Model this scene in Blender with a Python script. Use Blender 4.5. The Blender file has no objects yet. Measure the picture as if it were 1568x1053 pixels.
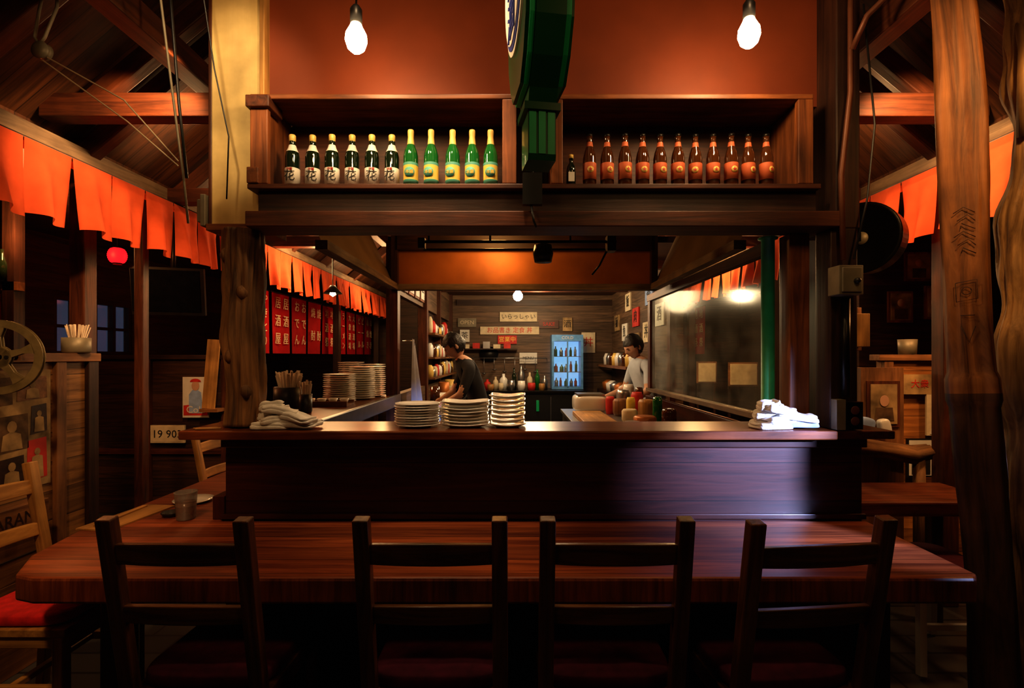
import bpy, math, random
from mathutils import Vector, Matrix, Euler, noise
random.seed(7)
D = bpy.data
scene = bpy.context.scene
PI = math.pi

# ------------------------------------------------------------------ materials
def nmat(name):
    m = D.materials.new(name); m.use_nodes = True
    nt = m.node_tree
    return m, nt, nt.nodes['Principled BSDF']

def wood(name, dark, light, rough=0.45, sc=1.0, bump=0.25, coat=0.0, spec=0.5):
    m, nt, p = nmat(name)
    N = nt.nodes; L = nt.links
    a = N.new('ShaderNodeAttribute'); a.attribute_name = 'wc'
    mp = N.new('ShaderNodeMapping'); mp.inputs['Scale'].default_value = (34*sc, 34*sc, 2.2*sc)
    L.new(a.outputs['Vector'], mp.inputs['Vector'])
    n = N.new('ShaderNodeTexNoise'); n.inputs['Scale'].default_value = 1.0
    n.inputs['Detail'].default_value = 8; n.inputs['Roughness'].default_value = .66; n.inputs['Distortion'].default_value = .9
    L.new(mp.outputs[0], n.inputs['Vector'])
    r = N.new('ShaderNodeValToRGB')
    r.color_ramp.elements[0].position = .33; r.color_ramp.elements[0].color = (*dark, 1)
    r.color_ramp.elements[1].position = .68; r.color_ramp.elements[1].color = (*light, 1)
    L.new(n.outputs['Fac'], r.inputs['Fac'])
    n2 = N.new('ShaderNodeTexNoise'); n2.inputs['Scale'].default_value = 4.2; n2.inputs['Detail'].default_value = 5
    L.new(a.outputs['Vector'], n2.inputs['Vector'])
    r2 = N.new('ShaderNodeMapRange'); r2.inputs[1].default_value = .3; r2.inputs[2].default_value = .7
    r2.inputs[3].default_value = .5; r2.inputs[4].default_value = 1.2
    L.new(n2.outputs['Fac'], r2.inputs[0])
    mx = N.new('ShaderNodeVectorMath'); mx.operation = 'SCALE'
    L.new(r.outputs['Color'], mx.inputs[0]); L.new(r2.outputs[0], mx.inputs['Scale'])
    L.new(mx.outputs[0], p.inputs['Base Color'])
    p.inputs['Roughness'].default_value = rough
    p.inputs['Specular IOR Level'].default_value = spec
    b = N.new('ShaderNodeBump'); b.inputs['Strength'].default_value = bump; b.inputs['Distance'].default_value = .004
    L.new(n.outputs['Fac'], b.inputs['Height']); L.new(b.outputs[0], p.inputs['Normal'])
    if coat: p.inputs['Coat Weight'].default_value = coat; p.inputs['Coat Roughness'].default_value = .18
    return m

def paint(name, col, rough=.5, metal=0.0, var=.25, sc=14, bump=0.0, emit=None, es=0.0, trans=0.0, coat=0):
    m, nt, p = nmat(name)
    N = nt.nodes; L = nt.links
    a = N.new('ShaderNodeAttribute'); a.attribute_name = 'wc'
    n = N.new('ShaderNodeTexNoise'); n.inputs['Scale'].default_value = sc; n.inputs['Detail'].default_value = 5
    L.new(a.outputs['Vector'], n.inputs['Vector'])
    r = N.new('ShaderNodeValToRGB')
    r.color_ramp.elements[0].position = .3; r.color_ramp.elements[0].color = (*[c*(1-var) for c in col], 1)
    r.color_ramp.elements[1].position = .7; r.color_ramp.elements[1].color = (*[min(1, c*(1+var*.5)) for c in col], 1)
    L.new(n.outputs['Fac'], r.inputs['Fac']); L.new(r.outputs[0], p.inputs['Base Color'])
    p.inputs['Roughness'].default_value = rough; p.inputs['Metallic'].default_value = metal
    if bump:
        b = N.new('ShaderNodeBump'); b.inputs['Strength'].default_value = bump; b.inputs['Distance'].default_value = .01
        L.new(n.outputs['Fac'], b.inputs['Height']); L.new(b.outputs[0], p.inputs['Normal'])
    if emit: p.inputs['Emission Color'].default_value = (*emit, 1); p.inputs['Emission Strength'].default_value = es
    if trans: p.inputs['Transmission Weight'].default_value = trans
    if coat: p.inputs['Coat Weight'].default_value = coat
    return m

def cloth(name, col, tr=.35):
    m, nt, p = nmat(name); N = nt.nodes; L = nt.links
    a = N.new('ShaderNodeAttribute'); a.attribute_name = 'wc'
    n = N.new('ShaderNodeTexNoise'); n.inputs['Scale'].default_value = 9; n.inputs['Detail'].default_value = 5
    L.new(a.outputs['Vector'], n.inputs['Vector'])
    r = N.new('ShaderNodeValToRGB')
    r.color_ramp.elements[0].position = .3; r.color_ramp.elements[0].color = (*[c*.75 for c in col], 1)
    r.color_ramp.elements[1].position = .7; r.color_ramp.elements[1].color = (*col, 1)
    L.new(n.outputs['Fac'], r.inputs['Fac']); L.new(r.outputs[0], p.inputs['Base Color'])
    p.inputs['Roughness'].default_value = .9
    p.inputs['Specular IOR Level'].default_value = .15
    t = N.new('ShaderNodeBsdfTranslucent'); L.new(r.outputs[0], t.inputs['Color'])
    mx = N.new('ShaderNodeMixShader'); mx.inputs[0].default_value = tr
    out = [x for x in N if x.type == 'OUTPUT_MATERIAL'][0]
    L.new(p.outputs[0], mx.inputs[1]); L.new(t.outputs[0], mx.inputs[2]); L.new(mx.outputs[0], out.inputs[0])
    return m

def pane(name, tint=(.9, .95, .95), haze=.05, gl=.12, gr=.06):
    m, nt, p = nmat(name); N = nt.nodes; L = nt.links
    N.remove(p)
    out = [x for x in N if x.type == 'OUTPUT_MATERIAL'][0]
    tr = N.new('ShaderNodeBsdfTransparent'); tr.inputs[0].default_value = (*tint, 1)
    g = N.new('ShaderNodeBsdfGlossy'); g.inputs['Roughness'].default_value = gr
    d = N.new('ShaderNodeBsdfDiffuse'); d.inputs[0].default_value = (.6, .62, .6, 1)
    m1 = N.new('ShaderNodeMixShader'); m1.inputs[0].default_value = gl
    m2 = N.new('ShaderNodeMixShader')
    a = N.new('ShaderNodeAttribute'); a.attribute_name = 'wc'
    n = N.new('ShaderNodeTexNoise'); n.inputs['Scale'].default_value = 4; n.inputs['Detail'].default_value = 6
    L.new(a.outputs['Vector'], n.inputs['Vector'])
    mr = N.new('ShaderNodeMapRange'); mr.inputs[1].default_value = .35; mr.inputs[2].default_value = .75
    mr.inputs[3].default_value = haze*.3; mr.inputs[4].default_value = haze*2
    L.new(n.outputs['Fac'], mr.inputs[0]); L.new(mr.outputs[0], m2.inputs[0])
    L.new(tr.outputs[0], m1.inputs[1]); L.new(g.outputs[0], m1.inputs[2])
    L.new(m1.outputs[0], m2.inputs[1]); L.new(d.outputs[0], m2.inputs[2]); L.new(m2.outputs[0], out.inputs[0])
    return m

def emis(name, col, s):
    m, nt, p = nmat(name)
    p.inputs['Base Color'].default_value = (*col, 1)
    p.inputs['Emission Color'].default_value = (*col, 1); p.inputs['Emission Strength'].default_value = s
    return m

W_table = wood('table_wood', (.10, .020, .007), (.36, .095, .028), .46, 1.0, .15, coat=.08)
W_bar = wood('bar_wood', (.022, .006, .004), (.085, .020, .011), .32, .7, .12, coat=.25)
W_ctop = wood('counter_top_wood', (.08, .020, .008), (.28, .08, .026), .28, .8, .08, coat=.4)
W_beam = wood('beam_wood', (.035, .010, .005), (.15, .042, .015), .5, .8, .3)
W_shelf = wood('shelf_wood', (.09, .026, .009), (.34, .110, .032), .5, .8, .25)
W_dark = wood('dark_wood', (.014, .006, .004), (.060, .022, .012), .5, .8, .3)
W_chair = wood('chair_wood', (.042, .015, .006), (.19, .078, .026), .38, .9, .3, coat=.15)
W_yel = wood('yellow_wood', (.24, .11, .03), (.56, .30, .09), .5, .7, .25)
W_pale = wood('pale_board', (.66, .46, .18), (.76, .56, .24), .6, .2, .04)
W_mid = wood('mid_wood', (.10, .040, .015), (.34, .15, .055), .6, .6, .35)
W_gray = wood('gray_wood', (.10, .065, .04), (.26, .18, .11), .7, .8, .4)
W_bark = wood('bark_wood', (.04, .018, .007), (.32, .155, .055), .75, .8, .9)
W_drift = wood('driftwood', (.09, .03, .009), (.46, .18, .05), .55, .8, .6)
W_driftd = wood('driftwood_weathered', (.018, .009, .005), (.15, .065, .026), .6, .8, .8)
W_drift2 = wood('driftwood_pale', (.16, .085, .035), (.62, .38, .16), .6, .8, .8)
P_orange = paint('rust_orange_wall_paint', (.19, .036, .008), .65, var=.2, sc=3, bump=.05)
P_black = paint('black_plastic', (.012, .012, .013), .4)
P_blackm = paint('black_metal', (.02, .018, .016), .35, .8)
P_steel = paint('steel', (.45, .45, .45), .3, .9, .1)
P_copper = paint('copper_panel', (.46, .16, .04), .45, .4, .35, 3, .1)
P_hood = paint('hood_panel', (.24, .16, .09), .45, .4, .3, 3)
P_white = paint('white_ceramic', (.80, .79, .74), .2, var=.04, coat=.4)
P_cream = paint('cream_paper', (.66, .56, .38), .8, var=.2)
P_paper = paint('white_paper', (.68, .66, .60), .8, var=.1)
P_towel = paint('towel_white', (.80, .78, .73), .95, var=.08, sc=60, bump=.25)
P_red = paint('red_cushion', (.60, .012, .015), .85, var=.3, sc=30, bump=.2)
P_purple = paint('plum_cushion', (.10, .007, .028), .9, var=.3, sc=30, bump=.2)
P_redp = paint('red_paint', (.55, .03, .02), .6)
P_gold = paint('gold_foil', (.80, .56, .16), .4, 0)
P_label = paint('label_white', (.86, .84, .78), .6, var=.05)
P_labely = paint('label_yellow', (.84, .62, .12), .6, var=.1)
P_labelt = paint('label_teal', (.10, .38, .30), .6, var=.1)
P_labelr = paint('label_red', (.62, .15, .06), .6, var=.15)
P_ink = paint('ink', (.01, .01, .01), .7)
P_blue = paint('blue_ink', (.02, .05, .35), .5)
G_brown = paint('brown_glass', (.075, .024, .008), .08, var=.1, coat=.5)
G_dk = paint('dark_green_glass', (.008, .018, .008), .08, var=.1, coat=.5)
G_green = paint('green_glass', (.012, .13, .025), .08, var=.1, coat=.5)
P_green = paint('green_sign_plastic', (.003, .075, .028), .3, var=.1, coat=.2)
P_greenl = paint('green_sign_light', (.012, .42, .16), .35, var=.1, coat=.2)
P_gpost = paint('green_pole_paint', (.018, .30, .13), .45, var=.2)
P_gray = paint('gray_metal_box', (.24, .21, .15), .5, .3, .2)
P_conc = paint('copper_pipe', (.14, .05, .025), .5, .3, .2)
P_skin = paint('skin', (.55, .32, .21), .55, var=.06)
P_hair = paint('hair', (.008, .006, .005), .5, var=.3, sc=60, bump=.4)
P_shirt = paint('black_shirt', (.014, .014, .017), .9, var=.2)
P_shirt2 = paint('white_shirt', (.45, .50, .56), .9, var=.1)
P_pants = paint('dark_trousers', (.02, .022, .03), .9)
P_stick = paint('chopstick_paper', (.72, .60, .47), .8)
P_bluel = paint('blue_cloth', (.30, .42, .70), .9)
P_lips = paint('lips', (.42, .14, .10), .5)
P_aged = paint('aged_poster_paper', (.36, .24, .11), .8, var=.7, sc=9)
P_sepia = paint('sepia_print', (.12, .065, .03), .8, var=.6, sc=20)
C_noren = cloth('noren_cloth', (.82, .135, .052), .35)
C_banner = cloth('banner_cloth', (.50, .014, .022), .3)
C_gray = cloth('apron_cloth', (.42, .43, .48), .2)
E_bulb = emis('bulb_glow', (1, .66, .33), 125)
E_kbulb = emis('kitchen_bulb_glow', (1, .72, .40), 230)
E_lant = emis('red_lantern_glow', (1, .012, .02), 1.1)
E_fridge = emis('fridge_light', (.30, .62, 1), .75)
E_pend = emis('pendant_glow', (1, .6, .25), 30)
Gl = pane('window_glass')
Gl_s = pane('screen_glass', (.92, .96, .93), .09, .05, .12)
Gl2 = pane('tumbler_plastic', (.75, .74, .74), .35, .15)

def planks(name, dark, light, width=.14, rough=.55, axis='z', coat=0, tile=False):
    """flat surfaces in world coordinates, boards across `axis`"""
    m, nt, p = nmat(name); N = nt.nodes; L = nt.links
    a = N.new('ShaderNodeAttribute'); a.attribute_name = 'wp'
    sp = N.new('ShaderNodeSeparateXYZ'); L.new(a.outputs['Vector'], sp.inputs[0])
    dv = N.new('ShaderNodeMath'); dv.operation = 'DIVIDE'; dv.inputs[1].default_value = width
    L.new(sp.outputs[axis.upper()], dv.inputs[0])
    fl = N.new('ShaderNodeMath'); fl.operation = 'FLOOR'; L.new(dv.outputs[0], fl.inputs[0])
    fr = N.new('ShaderNodeMath'); fr.operation = 'FRACT'; L.new(dv.outputs[0], fr.inputs[0])
    wn = N.new('ShaderNodeTexWhiteNoise'); wn.noise_dimensions = '1D'; L.new(fl.outputs[0], wn.inputs['W'])
    sc = {'x': (34, 2, 2), 'y': (2, 34, 2), 'z': (2, 2, 34)}[axis]
    mp = N.new('ShaderNodeMapping'); mp.inputs['Scale'].default_value = sc
    ad = N.new('ShaderNodeVectorMath'); ad.operation = 'ADD'
    s10 = N.new('ShaderNodeVectorMath'); s10.operation = 'SCALE'; s10.inputs['Scale'].default_value = 9
    L.new(wn.outputs['Color'], s10.inputs[0]); L.new(a.outputs['Vector'], mp.inputs[0])
    L.new(mp.outputs[0], ad.inputs[0]); L.new(s10.outputs[0], ad.inputs[1])
    n = N.new('ShaderNodeTexNoise'); n.inputs['Scale'].default_value = 1; n.inputs['Detail'].default_value = 8; n.inputs['Distortion'].default_value = .9
    n.inputs['Roughness'].default_value = .64
    L.new(ad.outputs[0], n.inputs['Vector'])
    r = N.new('ShaderNodeValToRGB')
    r.color_ramp.elements[0].position = .33; r.color_ramp.elements[0].color = (*dark, 1)
    r.color_ramp.elements[1].position = .68; r.color_ramp.elements[1].color = (*light, 1)
    L.new(n.outputs['Fac'], r.inputs['Fac'])
    mr = N.new('ShaderNodeMapRange'); mr.inputs[3].default_value = .65; mr.inputs[4].default_value = 1.15
    L.new(wn.outputs['Value'], mr.inputs[0])
    gp = N.new('ShaderNodeMath'); gp.operation = 'GREATER_THAN'; gp.inputs[1].default_value = .03
    L.new(fr.outputs[0], gp.inputs[0])
    gq = N.new('ShaderNodeMapRange'); gq.inputs[3].default_value = .25; gq.inputs[4].default_value = 1; L.new(gp.outputs[0], gq.inputs[0])
    ml = N.new('ShaderNodeMath'); ml.operation = 'MULTIPLY'; L.new(gq.outputs[0], ml.inputs[0]); L.new(mr.outputs[0], ml.inputs[1])
    v = N.new('ShaderNodeVectorMath'); v.operation = 'SCALE'; L.new(r.outputs[0], v.inputs[0]); L.new(ml.outputs[0], v.inputs['Scale'])
    L.new(v.outputs[0], p.inputs['Base Color']); p.inputs['Roughness'].default_value = rough
    h = N.new('ShaderNodeMath'); h.operation = 'MULTIPLY_ADD'; h.inputs[1].default_value = .25
    L.new(n.outputs['Fac'], h.inputs[0]); L.new(gp.outputs[0], h.inputs[2])
    b = N.new('ShaderNodeBump'); b.inputs['Strength'].default_value = .4; b.inputs['Distance'].default_value = .004
    L.new(h.outputs[0], b.inputs['Height']); L.new(b.outputs[0], p.inputs['Normal'])
    if coat: p.inputs['Coat Weight'].default_value = coat; p.inputs['Coat Roughness'].default_value = .2
    return m

PL_dark = planks('dark_plank_wall', (.016, .007, .005), (.075, .030, .016), .16)
PL_kit = planks('kitchen_plank_wall', (.045, .027, .015), (.19, .11, .06), .15)
PL_mid = planks('booth_boards', (.13, .060, .02), (.42, .21, .075), .15)
PL_org = planks('orange_boards', (.20, .070, .018), (.52, .22, .06), .15)
PL_ceil = planks('ceiling_boards', (.03, .011, .005), (.13, .046, .017), .14, axis='y')
PL_bar = planks('bar_panel_boards', (.020, .0050, .0042), (.070, .016, .011), .165, .38, coat=.10)
PL_table = planks('table_boards', (.10, .019, .006), (.36, .090, .026), .11, .44, axis='y', coat=.08)

def floor_mat():
    m, nt, p = nmat('slate_floor'); N = nt.nodes; L = nt.links
    a = N.new('ShaderNodeAttribute'); a.attribute_name = 'wp'
    br = N.new('ShaderNodeTexBrick'); br.inputs['Scale'].default_value = 1.6
    br.inputs['Color1'].default_value = (.045, .045, .05, 1); br.inputs['Color2'].default_value = (.07, .068, .07, 1)
    br.inputs['Mortar'].default_value = (.015, .015, .015, 1); br.inputs['Mortar Size'].default_value = .012
    L.new(a.outputs['Vector'], br.inputs['Vector']); L.new(br.outputs['Color'], p.inputs['Base Color'])
    n = N.new('ShaderNodeTexNoise'); n.inputs['Scale'].default_value = 8; L.new(a.outputs['Vector'], n.inputs['Vector'])
    b = N.new('ShaderNodeBump'); b.inputs['Strength'].default_value = .3; L.new(n.outputs['Fac'], b.inputs['Height']); L.new(b.outputs[0], p.inputs['Normal'])
    p.inputs['Roughness'].default_value = .4
    return m
M_floor = floor_mat()

# ------------------------------------------------------------------ builder
class B:
    def __init__(s):
        s.v = []; s.f = []; s.m = []; s.fm = []; s.sm = []; s.wc = []
    def mi(s, mat):
        if mat not in s.m: s.m.append(mat)
        return s.m.index(mat)
    def add(s, vs, fs, mat, wcs=None, smooth=False, M=None):
        o = len(s.v)
        off = Vector((random.uniform(-20, 20), random.uniform(-20, 20), random.uniform(-20, 20)))
        if wcs is None: wcs = vs
        s.wc += [tuple(Vector(w)+off) for w in wcs]
        s.v += [tuple((M @ Vector(v)) if M else Vector(v)) for v in vs]
        if not isinstance(mat, list): mat = [mat]*len(fs)
        for f, mm in zip(fs, mat):
            s.f.append(tuple(i+o for i in f)); s.fm.append(s.mi(mm)); s.sm.append(smooth)
        return s
    def box(s, c, d, mat, rot=None, M=None, taper=1.0):
        hx, hy, hz = d[0]/2, d[1]/2, d[2]/2
        vs = []
        for z in (-hz, hz):
            t = taper if z > 0 else 1
            vs += [(-hx*t, -hy*t, z), (hx*t, -hy*t, z), (hx*t, hy*t, z), (-hx*t, hy*t, z)]
        fs = [(0, 3, 2, 1), (4, 5, 6, 7), (0, 1, 5, 4), (1, 2, 6, 5), (2, 3, 7, 6), (3, 0, 4, 7)]
        k = max(range(3), key=lambda i: d[i]); o = [i for i in range(3) if i != k]+[k]
        wcs = [(v[o[0]], v[o[1]], v[o[2]]) for v in vs]
        T = Matrix.Translation(c)
        if rot: T = T @ Euler(rot).to_matrix().to_4x4()
        if M: T = M @ T
        return s.add(vs, fs, mat, wcs, False, T)
    def bx(s, x0, x1, y0, y1, z0, z1, mat, M=None):
        return s.box(((x0+x1)/2, (y0+y1)/2, (z0+z1)/2), (abs(x1-x0), abs(y1-y0), abs(z1-z0)), mat, M=M)
    def beam(s, p0, p1, w, h, mat, side=None, M=None):
        p0 = Vector(p0); p1 = Vector(p1); z = (p1-p0); L = z.length; z.normalize()
        sd = Vector(side) if side else (Vector((1, 0, 0)) if abs(z.x) < .9 else Vector((0, 1, 0)))
        y = z.cross(sd).normalized(); x = y.cross(z).normalized()
        R = Matrix((x, y, z)).transposed().to_4x4()
        T = Matrix.Translation((p0+p1)/2) @ R
        if M: T = M @ T
        hx, hy, hz = w/2, h/2, L/2
        vs = [(-hx, -hy, -hz), (hx, -hy, -hz), (hx, hy, -hz), (-hx, hy, -hz), (-hx, -hy, hz), (hx, -hy, hz), (hx, hy, hz), (-hx, hy, hz)]
        fs = [(0, 3, 2, 1), (4, 5, 6, 7), (0, 1, 5, 4), (1, 2, 6, 5), (2, 3, 7, 6), (3, 0, 4, 7)]
        return s.add(vs, fs, mat, vs, False, T)
    def lathe(s, prof, c, mat, n=24, M=None, sx=1, sy=1):
        vs = []; fs = []; ms = []
        for (r, z, *_) in prof:
            for i in range(n):
                a = 2*PI*i/n; vs.append((r*math.cos(a)*sx, r*math.sin(a)*sy, z))
        for k in range(len(prof)-1):
            mm = prof[k][2] if len(prof[k]) > 2 else mat
            for i in range(n):
                j = (i+1) % n
                fs.append((k*n+i, k*n+j, (k+1)*n+j, (k+1)*n+i)); ms.append(mm)
        T = Matrix.Translation(c)
        if M: T = T @ M
        return s.add(vs, fs, ms, None, True, T)
    def tube(s, pts, r, mat, n=10, cap=True, M=None, nz=0, nsc=8, sq=0):
        pts = [Vector(p) for p in pts]; vs = []; fs = []; wcs = []; L = 0
        rr = r if isinstance(r, (list, tuple)) else [r]*len(pts)
        up = None
        for k, p in enumerate(pts):
            t = (pts[min(k+1, len(pts)-1)]-pts[max(k-1, 0)]).normalized()
            if up is None: up = Vector((1, 0, 0)) if abs(t.x) < .8 else Vector((0, 0, 1))
            x = (up - t*up.dot(t)).normalized(); y = t.cross(x); up = x
            if k: L += (p-pts[k-1]).length
            for i in range(n):
                a = 2*PI*i/n; c0, s0 = math.cos(a), math.sin(a)
                q = 1
                if sq: q = 1/((abs(c0)**sq+abs(s0)**sq)**(1/sq))
                q *= rr[k]
                if nz:
                    w = Vector((c0*1.2, s0*1.2, L*1.0))*nsc*.25
                    q *= 1+nz*noise.noise(w+pts[0])+nz*.5*noise.noise(Vector((c0*3, s0*3, L*2.2))*nsc*.25)
                vs.append(tuple(p+x*c0*q+y*s0*q)); wcs.append((c0*rr[k], s0*rr[k], L))
        fm = []
        for k in range(len(pts)-1):
            for i in range(n):
                j = (i+1) % n; fs.append((k*n+i, k*n+j, (k+1)*n+j, (k+1)*n+i)); fm.append(mat[k] if isinstance(mat, list) else mat)
        if cap: fs += [tuple(range(n-1, -1, -1)), tuple((len(pts)-1)*n+i for i in range(n))]; fm += [fm[0], fm[-1]]
        return s.add(vs, fs, fm, wcs, True, M)
    def prism(s, poly, z0, z1, mat, M=None, edge=None):
        n = len(poly); vs = [(x, y, z0) for x, y in poly]+[(x, y, z1) for x, y in poly]
        fs = [tuple(range(n-1, -1, -1)), tuple(range(n, 2*n))]+[(i, (i+1) % n, n+(i+1) % n, n+i) for i in range(n)]
        return s.add(vs, fs, [mat, mat]+[edge or mat]*n, None, False, M)
    def grid(s, fn, nu, nv, mat, M=None, smooth=True):
        vs = [fn(i/nu, j/nv) for j in range(nv+1) for i in range(nu+1)]
        fs = [(j*(nu+1)+i, j*(nu+1)+i+1, (j+1)*(nu+1)+i+1, (j+1)*(nu+1)+i) for j in range(nv) for i in range(nu)]
        return s.add(vs, fs, mat, None, smooth, M)
    def blob(s, c, d, mat, e=.45, amp=0, fs_=10, n=32, M=None, rz=0, rot=None):
        def P(a): return math.copysign(abs(a)**e, a)
        vs = []; m2 = n//2
        for j in range(m2+1):
            ph = -PI/2+PI*j/m2
            for i in range(n):
                th = 2*PI*i/n
                q = Vector((d[0]/2*P(math.cos(ph))*P(math.cos(th)), d[1]/2*P(math.cos(ph))*P(math.sin(th)), d[2]/2*P(math.sin(ph))))
                if amp and q.z > -d[2]*.45:
                    q.z += amp*noise.noise(Vector((q.x*fs_, q.y*fs_, c[0]*3+c[2]*7)))*(.5+q.z/d[2]); q.x += amp*.5*noise.noise(q*fs_)
                vs.append(tuple(q))
        fs = [(j*n+i, j*n+(i+1) % n, (j+1)*n+(i+1) % n, (j+1)*n+i) for j in range(m2) for i in range(n)]
        T = Matrix.Translation(c) @ Matrix.Rotation(rz, 4, 'Z')
        if rot: T = T @ Euler(rot).to_matrix().to_4x4()
        if M: T = M @ T
        return s.add(vs, fs, mat, None, True, T)
    def text(s, body, size, M, mat, ext=.0006, sx=1.0):
        me = text_mesh(body, size, ext)
        if me is None: return s
        vs = [(v[0]*sx, v[1], v[2]) for v in me[0]]
        return s.add(vs, me[1], mat, None, False, M)
    def mesh(s, me, mat, M=None, smooth=True, matfn=None):
        vs = [tuple(v.co) for v in me.vertices]; fs = [tuple(p.vertices) for p in me.polygons]
        ms = [matfn(p.center) for p in me.polygons] if matfn else mat
        return s.add(vs, fs, ms, None, smooth, M)
    def obj(s, name, bevel=0, parent=None, data_only=False):
        V = [Vector(v) for v in s.v]
        lo = Vector([min(v[i] for v in V) for i in range(3)]); hi = Vector([max(v[i] for v in V) for i in range(3)])
        c = Vector(((lo.x+hi.x)/2, (lo.y+hi.y)/2, lo.z))
        me = D.meshes.new(name); me.from_pydata([tuple(v-c) for v in V], [], s.f)
        for m in s.m: me.materials.append(m)
        me.polygons.foreach_set('material_index', s.fm); me.polygons.foreach_set('use_smooth', s.sm)
        at = me.attributes.new('wc', 'FLOAT_VECTOR', 'POINT'); at.data.foreach_set('vector', [x for w in s.wc for x in w])
        at = me.attributes.new('wp', 'FLOAT_VECTOR', 'POINT'); at.data.foreach_set('vector', [x for w in s.v for x in w])
        me.update()
        ob = D.objects.new(name, me); scene.collection.objects.link(ob); ob.location = c
        if bevel:
            b = ob.modifiers.new('bevel', 'BEVEL'); b.width = bevel; b.segments = 2; b.limit_method = 'ANGLE'; b.angle_limit = .7
        return ob

_tc = {}
def text_mesh(body, size, ext):
    k = (body, size, ext)
    if k in _tc: return _tc[k]
    try:
        cu = D.curves.new('t', 'FONT'); cu.body = body; cu.size = size; cu.extrude = ext
        cu.align_x = 'CENTER'; cu.align_y = 'CENTER'; cu.resolution_u = 2
        ob = D.objects.new('t', cu); scene.collection.objects.link(ob)
        bpy.context.view_layer.update()
        me = D.meshes.new_from_object(ob.evaluated_get(bpy.context.evaluated_depsgraph_get()))
        r = ([tuple(v.co) for v in me.vertices], [tuple(p.vertices) for p in me.polygons])
        D.objects.remove(ob); D.curves.remove(cu); D.meshes.remove(me)
        _tc[k] = r if r[0] else None
    except Exception as e:
        print('text fail', e); _tc[k] = None
    return _tc[k]

def FR(x, y, z): return Matrix.Translation((x, y, z)) @ Euler((PI/2, 0, 0)).to_matrix().to_4x4()        # faces -Y
def FXp(x, y, z): return Matrix.Translation((x, y, z)) @ Euler((PI/2, 0, PI/2)).to_matrix().to_4x4()   # faces +X
def FXm(x, y, z): return Matrix.Translation((x, y, z)) @ Euler((PI/2, 0, -PI/2)).to_matrix().to_4x4()  # faces -X
def copy(ob, loc, rz=0):
    o = D.objects.new(ob.name.split('.')[0], ob.data); scene.collection.objects.link(o); o.location = loc; o.rotation_euler.z = rz
    return o
RX90 = Euler((PI/2, 0, 0)).to_matrix().to_4x4()

# ------------------------------------------------------------------ room shell
b = B(); b.bx(-4.5, 4.5, -2.6, 10.1, -.1, 0, M_floor); b.obj('floor')
b = B()   # left wall with window opening
b.bx(-4.5, -4.4, -2.6, 4.9, 0, 2.6, PL_dark); b.bx(-4.5, -4.4, 5.9, 10.1, 0, 2.6, PL_dark)
b.bx(-4.5, -4.4, 4.9, 5.9, 0, 1.45, PL_dark); b.bx(-4.5, -4.4, 4.9, 5.9, 2.05, 2.6, PL_dark); b.obj('wall_left')
b = B(); b.bx(-4.47, -4.41, 4.9, 5.9, 1.45, 1.5, W_dark); b.bx(-4.47, -4.41, 4.9, 5.9, 2.0, 2.05, W_dark)
for y in (4.92, 5.15, 5.4, 5.65, 5.88): b.bx(-4.47, -4.41, y-.02, y+.02, 1.5, 2.0, W_dark)
b.bx(-4.46, -4.42, 4.9, 5.9, 1.73, 1.76, W_dark)
b.bx(-4.45, -4.445, 4.94, 5.86, 1.5, 2.0, Gl); b.obj('window_1')
b = B(); b.bx(4.4, 4.5, -2.6, 10.1, 0, 2.6, PL_dark); b.obj('wall_right')
b = B(); b.bx(-4.5, 4.5, 10, 10.1, 0, 3.7, PL_dark); b.obj('wall_back')
b = B(); b.bx(-4.5, 4.5, -2.6, -2.5, 0, 3.7, PL_dark); b.obj('wall_front')
b = B(); b.bx(-1.4, 1.55, -2.5, 10, 3.6, 3.7, PL_ceil)
for s_ in (-1, 1):
    xi = 1.38 if s_ < 0 else 1.53
    b.beam((s_*xi, 3.75, 3.62), (s_*2.5, 3.75, 2.66), 12.5, .06, PL_ceil, side=(0, 1, 0))
    b.bx(s_*2.46, s_*4.5, -2.5, 10, 2.6, 2.66, PL_ceil)
b.obj('ceiling')
b = B()
for s_ in (-1, 1):
    for y in (1.45, 2.15, 2.9, 3.7, 4.6, 5.5, 6.5, 7.6):
        b.beam((s_*1.45, y, 3.42), (s_*2.42, y, 2.60), .075, .11, W_beam, side=(0, 1, 0))
    b.bx(s_*1.58, s_*1.68, -1.5, 6.5, 2.84, 2.96, W_beam)
    b.bx(s_*1.48 if s_ > 0 else -1.36, s_*2.4, 2.58, 2.68, 2.66, 2.78, W_beam)
    b.bx(s_*1.48, s_*2.4, 3.5, 3.6, 2.5, 2.60, W_beam)
    b.bx(s_*1.48, s_*2.4, 4.9, 5.0, 2.5, 2.60, W_beam)
    b.beam((s_*1.5, 2.63, 3.3), (s_*2.2, 2.63, 2.72), .07, .09, W_beam, side=(0, 1, 0))
b.obj('roof_rafters', .006)
for s_ in (-1, 1):
    b = B(); b.bx(s_*2.37, s_*2.47, -1.5, 9.9, 2.5, 2.598, W_gray); b.obj('header_beam', .005)
    for y in (3.0, 3.45, 5.0, 7.3, 9.4):
        if s_ > 0 and y == 3.45: continue
        hw = .045 if y != 3.45 else .03
        b = B(); b.bx(s_*2.48, s_*(2.48+2*hw), y-hw, y+hw, 0, 2.598, W_beam if y < 4 else W_dark); b.obj('aisle_post', .005)

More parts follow.
